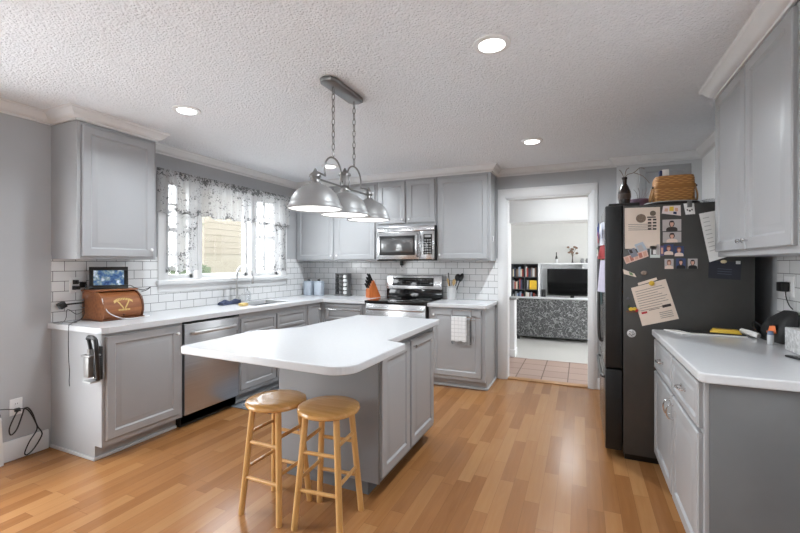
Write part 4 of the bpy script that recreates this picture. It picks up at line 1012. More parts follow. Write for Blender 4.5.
for a, b, c, d in ((-fw / 2, 0, fw / 2, .028), (-fw / 2, fh - .028, fw / 2, fh), (-fw / 2, .028, -fw / 2 + .028, fh - .028), (fw / 2 - .028, .028, fw / 2, fh - .028)): mb.box(a, -0.01, b, c, 0.012, d, .002)
mb.box(-fw / 2 + .01, 0.006, .01, fw / 2 - .01, .014, fh - .01)
mb.xf(M).build('frame', BLACK, t)
MB().box(-fw / 2 + .026, -0.003, .026, fw / 2 - .026, 0.006, fh - .026).xf(M).build('screen', photo_mat(), t, smooth=0)
MB().tube([M @ Vector((0, .012, .12)), M @ Vector((0, .075, .012))], 0.006, 6).build('stand', BLACK, t)
# outlet with plugs and tangle
def outlet(name, y, z, label, axis='L', w=0.072, h=0.115, gangs=1):
    if axis == 'L': o, u, n = Vector((0.009, y, z)), Vector(Y_), Vector(X_)
    elif axis == 'W': o, u, n = Vector((0.001, y, z)), Vector(Y_), Vector(X_)
    elif axis == 'B': o, u, n = Vector((y, D - 0.009, z)), Vector(X_), Vector(NY)
    else: o, u, n = Vector((XR - 0.009, y, z)), Vector(Y_), Vector(NX)
    t = thing(name, label, 'outlet', o)
    MB().panel(o - u * w / 2 - Vector(Z_) * h / 2, u, Z_, n, w, h, [(0, 0), (0, .003), (.003, .006), (.01, .0065)]).build('cover_plate', WHITE, t)
    for g in range(gangs):
        for s_ in (-1, 1):
            c = o + u * ((g - (gangs - 1) / 2) * 0.046) + Vector((0, 0, s_ * 0.021)) + n * .006
            MB().panel(c - u * .014 - Vector(Z_) * .014, u, Z_, n, .028, .028, [(0, 0), (0, .001), (.004, .0025)]).build('socket', WHITE, t)
            mb = MB()
            for dx in (-.006, .006): mb.panel(c + u * (dx - .0012) - Vector(Z_) * .004 + n * .0015, u, Z_, n, .0024, .009, [(0, 0), (0, .0014)])
            mb.build('slots', BLACKM, t, smooth=0)
    return t
outlet('wall_outlet', 1.905, 1.20, 'double white outlet crowded with black plugs left of the breadbox', 'L', 0.118, 0.118, 2)
def plug(p, n, m, label, w=.028, h=.034, d=.035):
    n = Vector(n); u = Vector((0, 1, 0)) if abs(n.x) > .5 else Vector((1, 0, 0))
    o = Vector(p) - u * w / 2 - Vector(Z_) * h / 2
    t = thing('plug', label, 'plug', p)
    MB().panel(o, u, Z_, n, w, h, [(0, 0), (0, d * .6), (.004, d)]).build('housing', m, t)
    MB().cyl(Vector(p) + n * d * .9, Vector(p) + n * (d + .02), .006, .004, 8).build('strain_relief', m, t)
plug((0.018, 1.88, 1.222), X_, BLACK, 'black plug highest on the crowded outlet')
plug((0.018, 1.88, 1.178), X_, BLACK, 'black plug lowest on the crowded outlet', .034, .03, .05)
plug((0.018, 1.928, 1.20), X_, BLACK, 'black plug on the breadbox side of the crowded outlet', .03, .045, .045)
GC = mat('slate_blue_cord', rgb(104, 116, 128), 0.5)
random.seed(11)
pts = [(0.06 + random.uniform(0, .03), 1.925 + random.uniform(-.035, .035), 1.19 - 0.012 * i + random.uniform(-.02, .02)) for i in range(15)]
cord('cable', pts, 0.0028, GC, 'tangle of thin blue-grey cord below the plugs by the breadbox', 5)
cord('cable', [(0.06, 1.93, 1.18), (0.075, 1.915, 1.08), (0.08, 1.91, 1.02), (0.10, 1.90, 0.97), (0.12, 1.86, 0.934), (0.16, 1.80, 0.931), (0.30, 1.702, 0.931), (0.32, 1.685, 0.925), (0.315, 1.685, 0.80), (0.31, 1.69, 0.68), (0.30, 1.70, 0.60), (0.315, 1.69, 0.54), (0.32, 1.69, 0.50)], 0.0026, BLACK, 'thin black cord running over the counter end and hanging down the cabinet side')
cord('cable', [(0.09, 1.905, 1.0), (0.10, 1.85, 0.98), (0.08, 1.80, 1.02), (0.10, 1.78, 0.96), (0.13, 1.745, 0.932), (0.18, 1.70, 0.931), (0.16, 1.69, 0.931), (0.06, 1.715, 0.931), (0.10, 1.76, 0.931), (0.20, 1.80, 0.931)], 0.0022, BLACK, 'loop of thin black cord lying on the counter end')
t = thing('charger', 'black charger brick held out by its cord left of the breadbox', 'charger', (0.06, 1.775, 1.05))
MB().box(0.03, 1.755, 1.03, 0.075, 1.80, 1.075, .005).xf(Matrix.Translation((.05, 1.78, 1.05)) @ Matrix.Rotation(.5, 4, 'X') @ Matrix.Translation((-.05, -1.78, -1.05))).build('brick', BLACK, t)
MB().tube([(0.05, 1.80, 1.055), (0.06, 1.86, 1.058), (0.065, 1.915, 1.06)], .006, 8).build('cable', BLACK, t)
cord('cable', [(0.30, 1.915, 1.10), (0.315, 1.92, 1.05), (0.325, 1.95, 0.99), (0.335, 2.02, 0.945), (0.345, 2.08, 0.932), (0.35, 2.18, 0.931), (0.34, 2.26, 0.932)], 0.0035, mat('white_cord', rgb(210), .5), 'white cord curving along the front of the breadbox')
cord('cable', [(0.15, 2.17, bz + .25), (0.15, 2.22, bz + .258), (0.14, 2.27, bz + .235), (0.17, 2.31, bz + .215), (0.16, 2.37, bz + .225), (0.18, 2.38, bz + .235), (0.17, 2.35, bz + .21), (0.15, 2.32, bz + .20)], 0.0028, BLACK, 'short black cord sprouting beyond the far end of the breadbox')
tag(MB().box(0.08, 2.155, bz + .237, 0.13, 2.205, bz + .28, .004).build('adapter', mat('grey_adapter', rgb(120), .5)), 'small grey adapter behind the photo frame on the breadbox', 'adapter')

# can crusher on the cabinet end
t = thing('can_crusher', 'black and grey can crusher mounted on the side of the open cabinet end', 'can crusher', (0.54, YL - 0.05, 0.56))
yw = YL - 0.0005; GR = mat('cast_grey', rgb(128, 126, 124), 0.4, 0.4)
MB().box(0.50, yw - 0.012, 0.575, 0.585, yw, 0.80, .003).build('back_plate', BLACKM, t)
MB().box(0.515, yw - 0.085, 0.60, 0.572, yw - 0.012, 0.735, .006).build('can_cradle', GR, t)
for x in (0.497, 0.582): MB().box(x, yw - 0.06, 0.60, x + 0.012, yw - 0.004, 0.73, .004).build('side_arm', BLACK, t)
MB().box(0.485, yw - 0.085, 0.735, 0.585, yw - 0.01, 0.75, .004).build('cradle_top', GR, t)
MB().box(0.495, yw - 0.08, 0.562, 0.585, yw - 0.01, 0.574, .003).build('foot_plate', mat('pale_plate', rgb(176), .5), t)
MB().tube(smoothpath([(0.60, yw - 0.04, 0.58), (0.612, yw - 0.05, 0.66), (0.618, yw - 0.06, 0.76), (0.612, yw - 0.06, 0.84), (0.585, yw - 0.06, 0.866), (0.535, yw - 0.06, 0.868), (0.515, yw - 0.055, 0.855)], 5), 0.014, 10).build('lever', BLACK, t)
MB().tube(smoothpath([(0.52, yw - .055, 0.86), (0.535, yw - .055, 0.82), (0.538, yw - 0.05, 0.78)], 5), 0.012, 10).build('link_arm', BLACK, t)
MB().cyl((0.538, yw - .05, .745), (0.538, yw - .05, .785), .02, n=14).build('ram', GR, t)
for p in ((0.59, .60), (0.50, .65)): MB().lathe([(.006, 0), (.006, .004), (.002, .006)], (p[0], yw - .06, p[1]), 10, NY).build('bolt', CHROME, t)

for _c in t.children: _c.data.transform(Matrix.Translation((0.042, 0, 0)))
# low wall outlet, cord, low white table leg at frame edge
outlet('wall_outlet', 1.525, 0.365, 'white wall outlet low on the bare grey wall above the baseboard', 'W')
plug((0.012, 1.525, 0.345), X_, BLACK, 'black plug in the low wall outlet above the baseboard', .026, .022, .03)
cord('cable', [(0.05, 1.525, 0.345), (0.06, 1.50, 0.33), (0.05, 1.47, 0.24), (0.045, 1.48, 0.19), (0.05, 1.51, 0.22), (0.05, 1.54, 0.31), (0.05, 1.55, 0.345), (0.05, 1.57, 0.35), (0.045, 1.60, 0.30), (0.04, 1.63, 0.20), (0.03, 1.66, 0.145), (0.03, 1.66, 0.11), (0.025, 1.62, 0.04), (0.025, 1.58, 0.01), (0.025, 1.565, 0.03), (0.03, 1.59, 0.10), (0.035, 1.63, 0.17), (0.04, 1.62, 0.23), (0.05, 1.58, 0.32), (0.055, 1.55, 0.355)], 0.0042, BLACK, 'black cord hanging in loops from the low wall outlet')
cord('cable', [(0.055, 1.545, 0.352), (0.05, 1.50, 0.36), (0.06, 1.42, 0.385), (0.08, 1.30, 0.40)], 0.003, BLACK, 'straight black cord leaving the low wall outlet towards the dining end')
t = thing('side_table', 'low white table whose leg just shows by the baseboard and outlet', 'table', (0.2, 1.25, 0))
for x, y in ((0.035, 1.425), (0.035, 0.95), (0.36, 1.10)):
    MB().loft([[(x - .014, y - .016, 0), (x + .014, y - .016, 0), (x + .014, y + .016, 0), (x - .014, y + .016, 0)], [(x - .014, y - .03, .30), (x + .014, y - .03, .30), (x + .014, y + .004, .30), (x - .014, y + .004, .30)]]).build('leg', WHITE, t)
MB().prism([(0.02, 0.92), (0.38, 1.07), (0.38, 1.13), (0.05, 1.43), (0.02, 1.43)], 0.30, 0.325, .004).build('top', WHITE, t)
MB().ball((0.036, 1.41, 0.34), .018, .018, .02, 12, 8).build('corner_knob', BLACKM, t)

# ------------------------------------------------------------------ sink things
mb = MB(); rings = []
for i in range(17):
    f = i / 16; y = 3.17 + .27 * f
    rings.append([(0.10 - .04 * f + .012 * math.sin(9 * f), y, HC + .001), (0.19 - .03 * f, y, HC + .001), (0.185 - .03 * f, y, HC + .018 + .02 * f + .008 * math.sin(14 * f)), (0.13, y, HC + .035 + .02 * math.sin(6 * f) ** 2), (0.105 - .04 * f, y, HC + .02)])
mb.loft(rings); tag(mb.build('dish_cloth', mat('dark_blue_cloth', rgb(58, 66, 92), .85, var=.2, scale=30)), 'crumpled dark blue dish cloth beside the faucet base', 'dish cloth')
t = thing('soap_bottle', 'clear plastic soap bottle behind the sink under the faucet arch', 'bottle', (0.085, 3.62, HC))
MB().lathe([(.03, .001), (.034, .01), (.034, .09), (.024, .115), (.014, .12), (.014, .135)], (.085, 3.62, HC), 18).build('body', CLEAR, t)
MB().lathe([(.016, .13), (.016, .15), (.006, .155), (.006, .175)], (.085, 3.62, HC), 14).tube([(.085, 3.62, HC + .172), (.125, 3.62, HC + .17)], .005, 8).build('pump', WHITE, t)
tag(MB().box(.37, 3.19, HC + .001, .44, 3.265, HC + .03, .007).build('sponge', mat('yellow_sponge', rgb(206, 178, 116), .9, bump=.6, bscale=200)), 'yellow sponge on the counter edge left of the sink', 'sponge')
t = thing('sink_mat', 'blue-grey patterned floor mat in front of the sink base', 'mat', (.83, 3.3, 0))
MB().box(.56, 2.90, .001, 1.05, 3.75, .010, .004).build('mat_body', mat('blue_grey_mat', rgb(118, 124, 132), .95, var=.25, scale=26), t)
mb = MB()
for i in range(5):
    y = 2.98 + i * .17; mb.tube([(.80 + .16 * math.cos(a), y + .05 * math.sin(a), .0105) for a in [2 * PI * k / 20 for k in range(20)]], .004, 4, True)
mb.build('pattern', mat('pale_mat_pattern', rgb(176, 180, 184), .95), t)

# ------------------------------------------------------------------ back counter things
for i, x in enumerate((.128, .300)):
    t = thing('canister', ['pale blue metal canister nearest the window corner', 'pale blue metal canister beside the spice rack'][i], 'canister', (x, 4.72, HC))
    MB().lathe([(.068, .001), (.072, .006), (.072, .175), (.068, .182)], (x, 4.72, HC), 28).build('body', CANIS, t)
    MB().lathe([(.073, .178), (.073, .192), (.064, .200), (.02, .204)], (x, 4.72, HC), 28).build('lid', CANIS, t)
    MB().lathe([(.02, .203), (.022, .212), (.018, .222), (.004, .225)], (x, 4.72, HC), 16).build('knob', BLACK, t)
t = thing('spice_rack', 'grey tower spice rack between the canisters and the knife block', 'spice rack', (.61, 4.80, HC))
sx, sy, sz = .65, 4.78, HC
MB().box(sx - .10, sy - .06, sz + .001, sx + .10, sy + .07, sz + .022, .004).build('base', mat('grey_rack', rgb(120), .4, .4), t)
MB().box(sx - .095, sy - .05, sz + .295, sx + .095, sy + .06, sz + .31, .004).build('top', MATS['grey_rack'], t)
for x in (-.092, -.031, .031, .092):
    MB().box(sx + x - .005, sy - .045, sz + .02, sx + x + .005, sy + .05, sz + .297).build('upright', MATS['grey_rack'], t, smooth=0)
jl = [('dark', mat('dark_spice', rgb(62, 58, 52), .4), mat('dark_lid', rgb(40), .3)), ('brown', mat('brown_spice', rgb(96, 84, 70), .4), mat('grey_lid', rgb(90), .3)), ('pale', mat('pale_spice', rgb(170, 164, 150), .4), mat('white_lid', rgb(216), .3))]
rown = ['bottom', 'second', 'middle', 'fourth', 'top']
for c in range(3):
    for r in range(5):
        p = Vector((sx + (c - 1) * .0615, sy + .03, sz + .05 + r * .054))
        t = thing('spice_jar', f'{jl[c][0]}-lidded spice jar in the {rown[r]} row of the spice rack', 'spice jar', p, 'jars in the spice rack')
        MB().lathe([(.02, 0), (.0215, .004), (.0215, .06), (.018, .066)], p, 14, NY).build('jar', jl[c][1], t)
        MB().lathe([(.0235, .064), (.0235, .088), (.021, .092), (.012, .0925)], p, 14, NY).build('lid', jl[c][2], t)
# knife block
kx, ky = 1.12, 4.72
t = thing('knife_block', 'orange-brown wooden knife block beside the range', 'knife block', (kx, ky, HC))
Mk = Matrix.Translation((kx, ky, HC + .001)) @ Matrix.Rotation(math.radians(56), 4, 'Z')
kp_ = [(-.055, 0), (.115, 0), (.012, .225), (-.055, .10)]
MB().loft([[(x, -.05, z) for x, z in kp_], [(x, .05, z) for x, z in kp_]]).xf(Mk).build('block', KNIFEW, t, smooth=0)
nrm = Vector((-.46, 0, .89)).normalized()
k = 0; kl = ['black knife handle at the low end of the knife block', 'black knife handle at the high end of the knife block']
for r in range(4):
    for c in range(2):
        f = .12 + .25 * r; b0 = Vector((-.055 + .067 * f, -.024 + .048 * c, .10 + .125 * f)); ln = .075 + .012 * r
        t = thing('knife', f"black handled knife in the {['lowest', 'second lowest', 'second highest', 'highest'][r]} row of the wooden block, {['nearer the range', 'nearer the spice rack'][1 - c]}", 'knife', Mk @ b0, 'knives in the block')
        P0, P1 = Mk @ (b0 + nrm * .001), Mk @ (b0 + nrm * .014)
        MB().cyl(P0, P1, .008, .009, 10).build('bolster', STEEL, t)
        MB().tube(smoothpath([P1, Mk @ (b0 + nrm * (ln * .5) + Vector((0, 0, .003))), Mk @ (b0 + nrm * ln)], 4), .0105, 10).build('handle', BLACK, t)
# utensil crock
cx, cy = 2.185, 4.80
t = thing('utensil_crock', 'pale grey cylindrical utensil crock on the short counter by the range', 'crock', (cx, cy, HC))
mb = MB(); n_ = 28; rr = []
for r, z in [(.002, .001), (.052, .001), (.055, .006), (.055, .168), (.050, .168), (.049, .02), (.002, .018)]:
    rr.append([(cx + r * math.cos(2 * PI * k / n_), cy + r * math.sin(2 * PI * k / n_), HC + z) for k in range(n_)])
mb.loft(rr).build('pot', mat('crock_grey', rgb(196), .35), t)
MB().lathe([(.0555, .150), (.0575, .156), (.0555, .163)], (cx, cy, HC), 28).build('rim_band', mat('crock_band', rgb(170), .4), t)
def utensil(name, label, x, y, tilt, ln, m, head):
    base = Vector((cx + x * .45, cy + y * .45, HC + .022)); tip = Vector((cx + x + tilt[0], cy + y + tilt[1], HC + ln))
    t = thing(name, label, 'utensil', base); ax = (tip - base).normalized()
    MB().tube([base, tip], .006, 8).build('handle', m, t)
    mb = MB(); q = ax.to_track_quat('Z', 'Y').to_matrix().to_4x4(); Mx = Matrix.Translation(tip) @ q
    if head == 'spoon': mb.ball((0, 0, .028), .026, .009, .038, 14, 9)
    elif head == 'spatula':
        mb.ball((0, 0, .045), .036, .028, .055, 14, 9)
    elif head == 'ladle': mb.ball((0, .0, .035), .04, .034, .045, 16, 10)
    else: mb.box(-.010, -.004, -.01, .010, .004, .06, .003)
    mb.xf(Mx).build('head', m, t)
WD = mat('pale_wood_spoon', rgb(190, 160, 112), .6)
utensil('wooden_spoon', 'short wooden spoon at the front of the utensil crock', -.015, -.02, (-.02, -.01), .20, WD, 'spoon')
utensil('wooden_spoon', 'wooden spoon leaning right in the utensil crock', .02, -.015, (.01, -.01), .19, WD, 'spoon')
utensil('spatula', 'slim black upright utensil standing left in the utensil crock', -.03, .01, (-.012, 0), .27, BLACK, 'bar')
utensil('ladle', 'black ladle with a round bowl leaning right in the utensil crock', .025, .01, (.035, .0), .24, BLACK, 'ladle')
utensil('slotted_turner', 'black flat turner leaning farthest right in the utensil crock', .03, .02, (.06, .01), .23, BLACK, 'spatula')
# outlets on the tile
outlet('wall_outlet', 1.475, 1.295, 'white outlet on the tile between range and microwave', 'B')
t = thing('plug', 'dark plug and cord end under the microwave above the range', 'plug', (1.475, D - .02, 1.36))
MB().box(1.455, D - .05, 1.342, 1.495, D - .017, 1.40, .006).build('housing', BLACK, t); MB().cyl((1.475, D - .035, 1.342), (1.475, D - .03, 1.32), .007, .004, 8).build('strain_relief', BLACK, t)
outlet('wall_outlet', 4.70, 1.305, 'white outlet on the tile at the window corner above the canisters', 'L')

# towel rack and towels on the door right of the range
yf = BF - 0.02
t = thing('towel_rack', 'wire over-door towel rack on the cabinet door by the doorway', 'towel rack', (2.44, yf - .02, .49))
mb = MB()
for x in (2.335, 2.545):
    mb.tube(smoothpath([(x, yf - .003, .862), (x, yf - .006, .80), (x, yf - .05, .79), (x + .03 * (1 if x > 2.4 else -.3), yf - .055, .792)], 4), .004, 8)
    mb.tube([(x, yf - .006, .80), (x, yf - .006, .50)], .0035, 6)
mb.tube([(2.335, yf - .003, .862), (2.545, yf - .003, .862)], .004, 8); mb.tube([(2.335, yf - .006, .50), (2.545, yf - .006, .50)], .0035, 6)
mb.build('frame', CHROME, t)
MB().tube([(2.33, yf - .05, .79), (2.66, yf - .05, .795)], .005, 8).build('bar', CHROME, t); MB().tube([(2.33, yf - .03, .765), (2.60, yf - .03, .765)], .005, 8).build('bar', CHROME, t)
def check_mat():
    m, N, L, b = newmat('checked_towel'); s_ = sep(N, L, world_pos(N)); 
    fx = mth(N, L, 'FRACT', mth(N, L, 'MULTIPLY', s_.outputs[0], 24)); fz = mth(N, L, 'FRACT', mth(N, L, 'MULTIPLY', s_.outputs[2], 24))
    g = mth(N, L, 'MAXIMUM', mth(N, L, 'LESS_THAN', fx, .14), mth(N, L, 'LESS_THAN', fz, .14))
    c = ramp(N, L, g, [(0, rgb(228)), (1, rgb(200))]); L.new(c, b.inputs['Base Color']); b.inputs['Roughness'].default_value = .95; return m
def towel(name, label, x0, x1, ybar, zbar, zf, zb_, m, seed):
    mb = MB(); n_ = 16; rings = []
    for i in range(n_ + 1):
        x = x0 + (x1 - x0) * i / n_; w = .0035 * math.sin(i * 1.3 + seed); f = .004 * math.sin(i * .8 + seed)
        out = [(ybar - .009 + w, zf + f), (ybar - .010 + w * .6, (zf + zbar) / 2), (ybar - .0085, zbar + .002), (ybar, zbar + .0095), (ybar + .008, zbar), (ybar + .008, zb_)]
        inn = [(ybar + .0062, zb_), (ybar + .0062, zbar), (ybar, zbar + .0072), (ybar - .0065, zbar + .001), (ybar - .0075 + w * .6, (zf + zbar) / 2), (ybar - .0065 + w, zf + f)]
        rings.append([(x, y, z) for y, z in out + inn])
    return tag(mb.loft(rings).build(name, m), label, 'towel')
towel('tea_towel', 'white checked tea towel hanging from the wire rack', 2.342, 2.508, yf - .05, .79, .535, .60, check_mat(), 0)
towel('tea_towel', 'grey tea towel hanging behind the white checked one', 2.36, 2.54, yf - .03, .765, .495, .56, mat('grey_towel', rgb(150), .95, var=.15, scale=40), 2)

# ------------------------------------------------------------------ right counter things
zc = HC + .001
def sheet(name, label, quad, z, m, cat, th=.0012):
    return tag(MB().prism(quad, z, z + th).build(name, m, smooth=0), label, cat)
t = thing('magazine', 'large dark-covered magazine with white pages lying against the fridge', 'magazine', (4.3, 3.1, zc))
MB().prism([(4.12, 3.175), (4.20, 3.045), (4.52, 3.035), (4.52, 3.175)], zc, zc + .006).build('pages', PAPERW, t, smooth=0)
MB().prism([(4.20, 3.17), (4.25, 3.075), (4.52, 3.06), (4.52, 3.17)], zc + .006, zc + .012).build('cover', BLACKM, t, smooth=0)
t = thing('snack_packet', 'yellow packet lying on the dark magazine by the fridge', 'packet', (4.45, 3.07, zc + .012))
Mp = Matrix.Translation((4.43, 3.10, zc + .0125)) @ Matrix.Rotation(-.18, 4, 'Z') @ Matrix.Scale(.8, 4)
MB().loft([[(x, y * (1 if abs(x) < .09 else .95), z) for y, z in ((-.04, .004), (-.03, .0), (.03, 0), (.04, .004), (.03, .03 if abs(x) < .08 else .006), (-.03, .03 if abs(x) < .08 else .006))] for x in (-.095, -.075, 0, .075, .095)]).xf(Mp).build('pouch', YELLOW, t, smooth=40)
MB().box(-.06, -.03, .03, .04, .02, .0315).xf(Mp).build('label_patch', mat('gold_patch', rgb(170, 130, 40), .5), t, smooth=0)
tag(MB().tube([(4.515, 3.12, zc + .03), (4.54, 3.075, zc + .026), (4.57, 3.03, zc + .017)], .016, 10).build('paper_roll', PAPERW), 'rolled cream paper beside the yellow packet', 'paper')
# dark bag
t = thing('bag', 'soft black bag slumped against the tiled wall on the right counter', 'bag', (4.62, 2.92, zc))
mb = MB(); rings = []
for z, x0, x1, y0, y1 in ((0, 4.605, 4.70, 2.87, 3.15), (.02, 4.60, 4.705, 2.86, 3.16), (.06, 4.60, 4.706, 2.86, 3.15), (.11, 4.615, 4.706, 2.87, 3.11), (.15, 4.64, 4.705, 2.88, 3.04), (.175, 4.665, 4.70, 2.90, 3.0)):
    xc, yc_, hx, hy = (x0 + x1) / 2, (y0 + y1) / 2, (x1 - x0) / 2, (y1 - y0) / 2
    rings.append([(xc + hx * math.copysign(abs(math.cos(a)) ** .55, math.cos(a)), yc_ + hy * math.copysign(abs(math.sin(a)) ** .55, math.sin(a)), zc + z) for a in [2 * PI * k / 24 for k in range(24)]])
mb.loft(rings).build('body', mat('black_nylon', rgb(38), .6, var=.2, bump=.5, bscale=40), t, smooth=50)
MB().tube(smoothpath([(4.63, 3.16, zc + .05), (4.60, 3.185, zc + .08), (4.58, 3.15, zc + .06), (4.585, 3.05, zc + .008), (4.59, 2.95, zc + .007)], 5), .005, 8).build('strap', BLACKM, t)
MB().box(4.600, 2.90, zc + .07, 4.612, 2.95, zc + .10, .004).build('buckle', BLACK, t)
tag(MB().loft([[(4.575, 2.925, zc + .055), (4.60, 2.885, zc + .055), (4.60, 2.91, zc + .06)], [(4.585, 2.93, zc + .09), (4.60, 2.90, zc + .095), (4.602, 2.92, zc + .095)]]).box(4.57, 2.885, zc + .052, 4.598, 2.93, zc + .064, .003).build('clip', ORANGE), 'orange plastic clip on the front of the black bag', 'clip')
t = thing('pill_bottle', 'small clear bottle with blue cap in front of the black bag', 'bottle', (4.56, 2.84, zc))
MB().lathe([(.013, 0), (.015, .004), (.015, .05), (.012, .055)], (4.56, 2.84, zc), 16).build('body', mat('pale_bottle', rgb(196, 198, 200), .2), t)
MB().lathe([(.0135, .053), (.0135, .07), (.010, .073)], (4.56, 2.84, zc), 16).build('cap', mat('slate_blue_cap', rgb(110, 124, 150), .4), t)
t = thing('tissue_box', 'speckled pale grey box at the right edge of the counter', 'box', (4.62, 2.62, zc))
MB().box(4.575, 2.50, zc, 4.70, 2.715, zc + .115, .004).build('carton', GRANITE, t)
MB().lathe([(.04, 0), (.036, .002)], (4.638, 2.61, zc + .115), 20).build('opening', PAPERW, t)
t = thing('tablet', 'dark tablet lying flat in front of the speckled box', 'tablet', (4.58, 2.42, zc))
MB().prism([(4.50, 2.50), (4.56, 2.335), (4.69, 2.375), (4.63, 2.515)], zc, zc + .009, .003).build('case', BLACKM, t)
MB().prism([(4.508, 2.495), (4.564, 2.345), (4.682, 2.38), (4.626, 2.508)], zc + .009, zc + .0098).build('screen', BGLASS, t, smooth=0)
outlet('wall_outlet', 3.035, 1.235, 'white outlet with a black adapter on the tile right of the fridge', 'R', .118, .118, 2)
t = thing('adapter', 'black adapter plugged into the tiled outlet above the black bag', 'adapter', (XR - .03, 3.04, 1.23))
MB().box(XR - .055, 3.01, 1.205, XR - .0175, 3.085, 1.26, .006).build('brick', BLACK, t)
MB().tube(smoothpath([(XR - .03, 3.03, 1.205), (XR - .03, 3.02, 1.17), (XR - .025, 3.0, 1.13), (XR - .02, 2.97, 1.11)], 5), .003, 6).build('cable', BLACK, t)

# ------------------------------------------------------------------ papers, photos and magnets on the fridge side (plane y = FY0)
yp = FY0 - .0006
def paper(name, label, quad, m, cat, marks=(), mats=(), th=.0008, lift=0.0, group=None):
    """quad: 4 (x,z) corners tl,tr,br,bl ; marks: (u0,v0,u1,v1,material index)"""
    tl, tr, br, bl = [Vector((x, 0, z)) for x, z in quad]; y0 = yp - lift
    def P(u, v, d): p = tl * (1 - u) * (1 - v) + tr * u * (1 - v) + br * u * v + bl * (1 - u) * v; return (p.x, y0 - d, p.z)
    mb = MB()
    mb.hexa([P(0, 1, 0), P(1, 1, 0), P(1, 1, th), P(0, 1, th), P(0, 0, 0), P(1, 0, 0), P(1, 0, th), P(0, 0, th)])
    for i, mk in enumerate(marks):
        u0, v0, u1, v1, k = mk[:5]; mb.mi = k; d = th + .0003 + .00012 * i
        if len(mk) > 5:
            e = lambda dd: [P((u0 + u1) / 2 + (u1 - u0) / 2 * math.cos(a), (v0 + v1) / 2 + (v1 - v0) / 2 * math.sin(a), dd) for a in [2 * PI * j / 14 for j in range(14)]]
            mb.loft([e(th * .5), e(d)]); continue
        mb.hexa([P(u0, v1, th * .5), P(u1, v1, th * .5), P(u1, v1, d), P(u0, v1, d), P(u0, v0, th * .5), P(u1, v0, th * .5), P(u1, v0, d), P(u0, v0, d)])
    o = mb.build(name, [m] + list(mats), smooth=0)
    return tag(o, label, cat, group)
random.seed(5)
lines = [(.10, .40 + i * .045, .10 + random.uniform(.45, .8), .412 + i * .045, 1) for i in range(4)]
lines += [(.66 + (i % 2) * .14, .28 + (i // 2) * .075, .76 + (i % 2) * .14, .32 + (i // 2) * .075, 2) for i in range(8)] + [(.64, .225, .88, .255, 2)]
t_ = paper('notice', 'large cream notice sheet with a round crest and small print on the fridge side', [(3.897, 1.751), (4.106, 1.747), (4.106, 1.466), (3.899, 1.468)], PAPER, 'paper', lines, [INK, INKD])
mb = MB(); mb.lathe([(.030, 0), (.029, .0012), (.020, .0013)], (3.995, yp - .0007, 1.675), 24, NY); mb.build('crest', mat('brown_crest', rgb(124, 106, 92), .7, var=.4, scale=90), t_)
MB().lathe([(.018, 0), (.017, .0012)], (4.065, yp - .0007, 1.706), 20, NY).build('seal', mat('seal_brown', rgb(110, 98, 84), .7), t_)
lines = [(.08, .12 + i * .062, .08 + random.uniform(.6, .84), .132 + i * .062, 1) for i in range(9)] + [(.08, .66, .24, .71, 3), (.68, .60, .92, .665, 2)] + [(.3, .645, .6, .66, 1)] + [(.55 + .0 * i, .76 + .045 * i, .9, .772 + .045 * i, 1) for i in range(4)]
paper('letter', 'tilted cream letter held by a yellow magnet low on the fridge side', [(3.935, 1.197), (4.138, 1.263), (4.213, 1.0), (4.003, .939)], PAPER, 'paper', lines, [INK, INKD, RED])
paper('recipe_card', 'small cream strip tucked behind the top of the tilted letter', [(3.975, 1.232), (4.085, 1.272), (4.09, 1.256), (3.98, 1.215)], PAPER, 'paper')
tag(MB().lathe([(.017, 0), (.016, .006), (.008, .009)], (4.058, yp - .001, 1.232), 16, NY).build('magnet', YELLOW), 'yellow magnet on the top edge of the tilted letter', 'magnet')
# pale blue card with a strip of stickers at lower left of the notice
paper('card', 'pale blue pictured card overlapping the lower left of the notice', [(3.955, 1.495), (4.005, 1.515), (4.035, 1.455), (3.985, 1.43)], mat('pale_blue_card', rgb(168, 180, 194), .6), 'card', [(.15, .2, .7, .8, 1)], [PGREY], lift=.001)
paper('photo', 'narrow strip of pink snapshots tilted under the notice corner', [(3.888, 1.41), (4.03, 1.46), (4.04, 1.415), (3.905, 1.362)], mat('pink_strip', rgb(220, 186, 172), .6), 'photo', [(.05 + i * .19, .15, .19 + i * .19, .85, 1 + i % 2) for i in range(5)], [SKIN, mat('reddish_print', rgb(176, 110, 96), .6)], lift=.0012)
paper('photo', 'grey snapshot wedged above the pink photo strip', [(3.915, 1.46), (3.955, 1.475), (3.98, 1.42), (3.94, 1.405)], mat('grey_snap', rgb(130, 132, 142), .6), 'photo', [(.1, .1, .5, .5, 1)], [INKD], lift=.002)
# sticker scrap, shell magnet
paper('card', 'small cream card with a green leaf under the pink photo strip', [(3.885, 1.328), (3.955, 1.298), (3.968, 1.272), (3.893, 1.293)], PAPER, 'card', [(.5, .1, .8, .8, 1)], [GREEN])
tag(MB().ball((4.012, yp - .006, 1.302), .02, .006, .015, 12, 8).build('magnet', mat('shell_tan', rgb(140, 124, 112), .6, var=.3, scale=80)), 'tan shell-like magnet right of the small cream card', 'magnet')
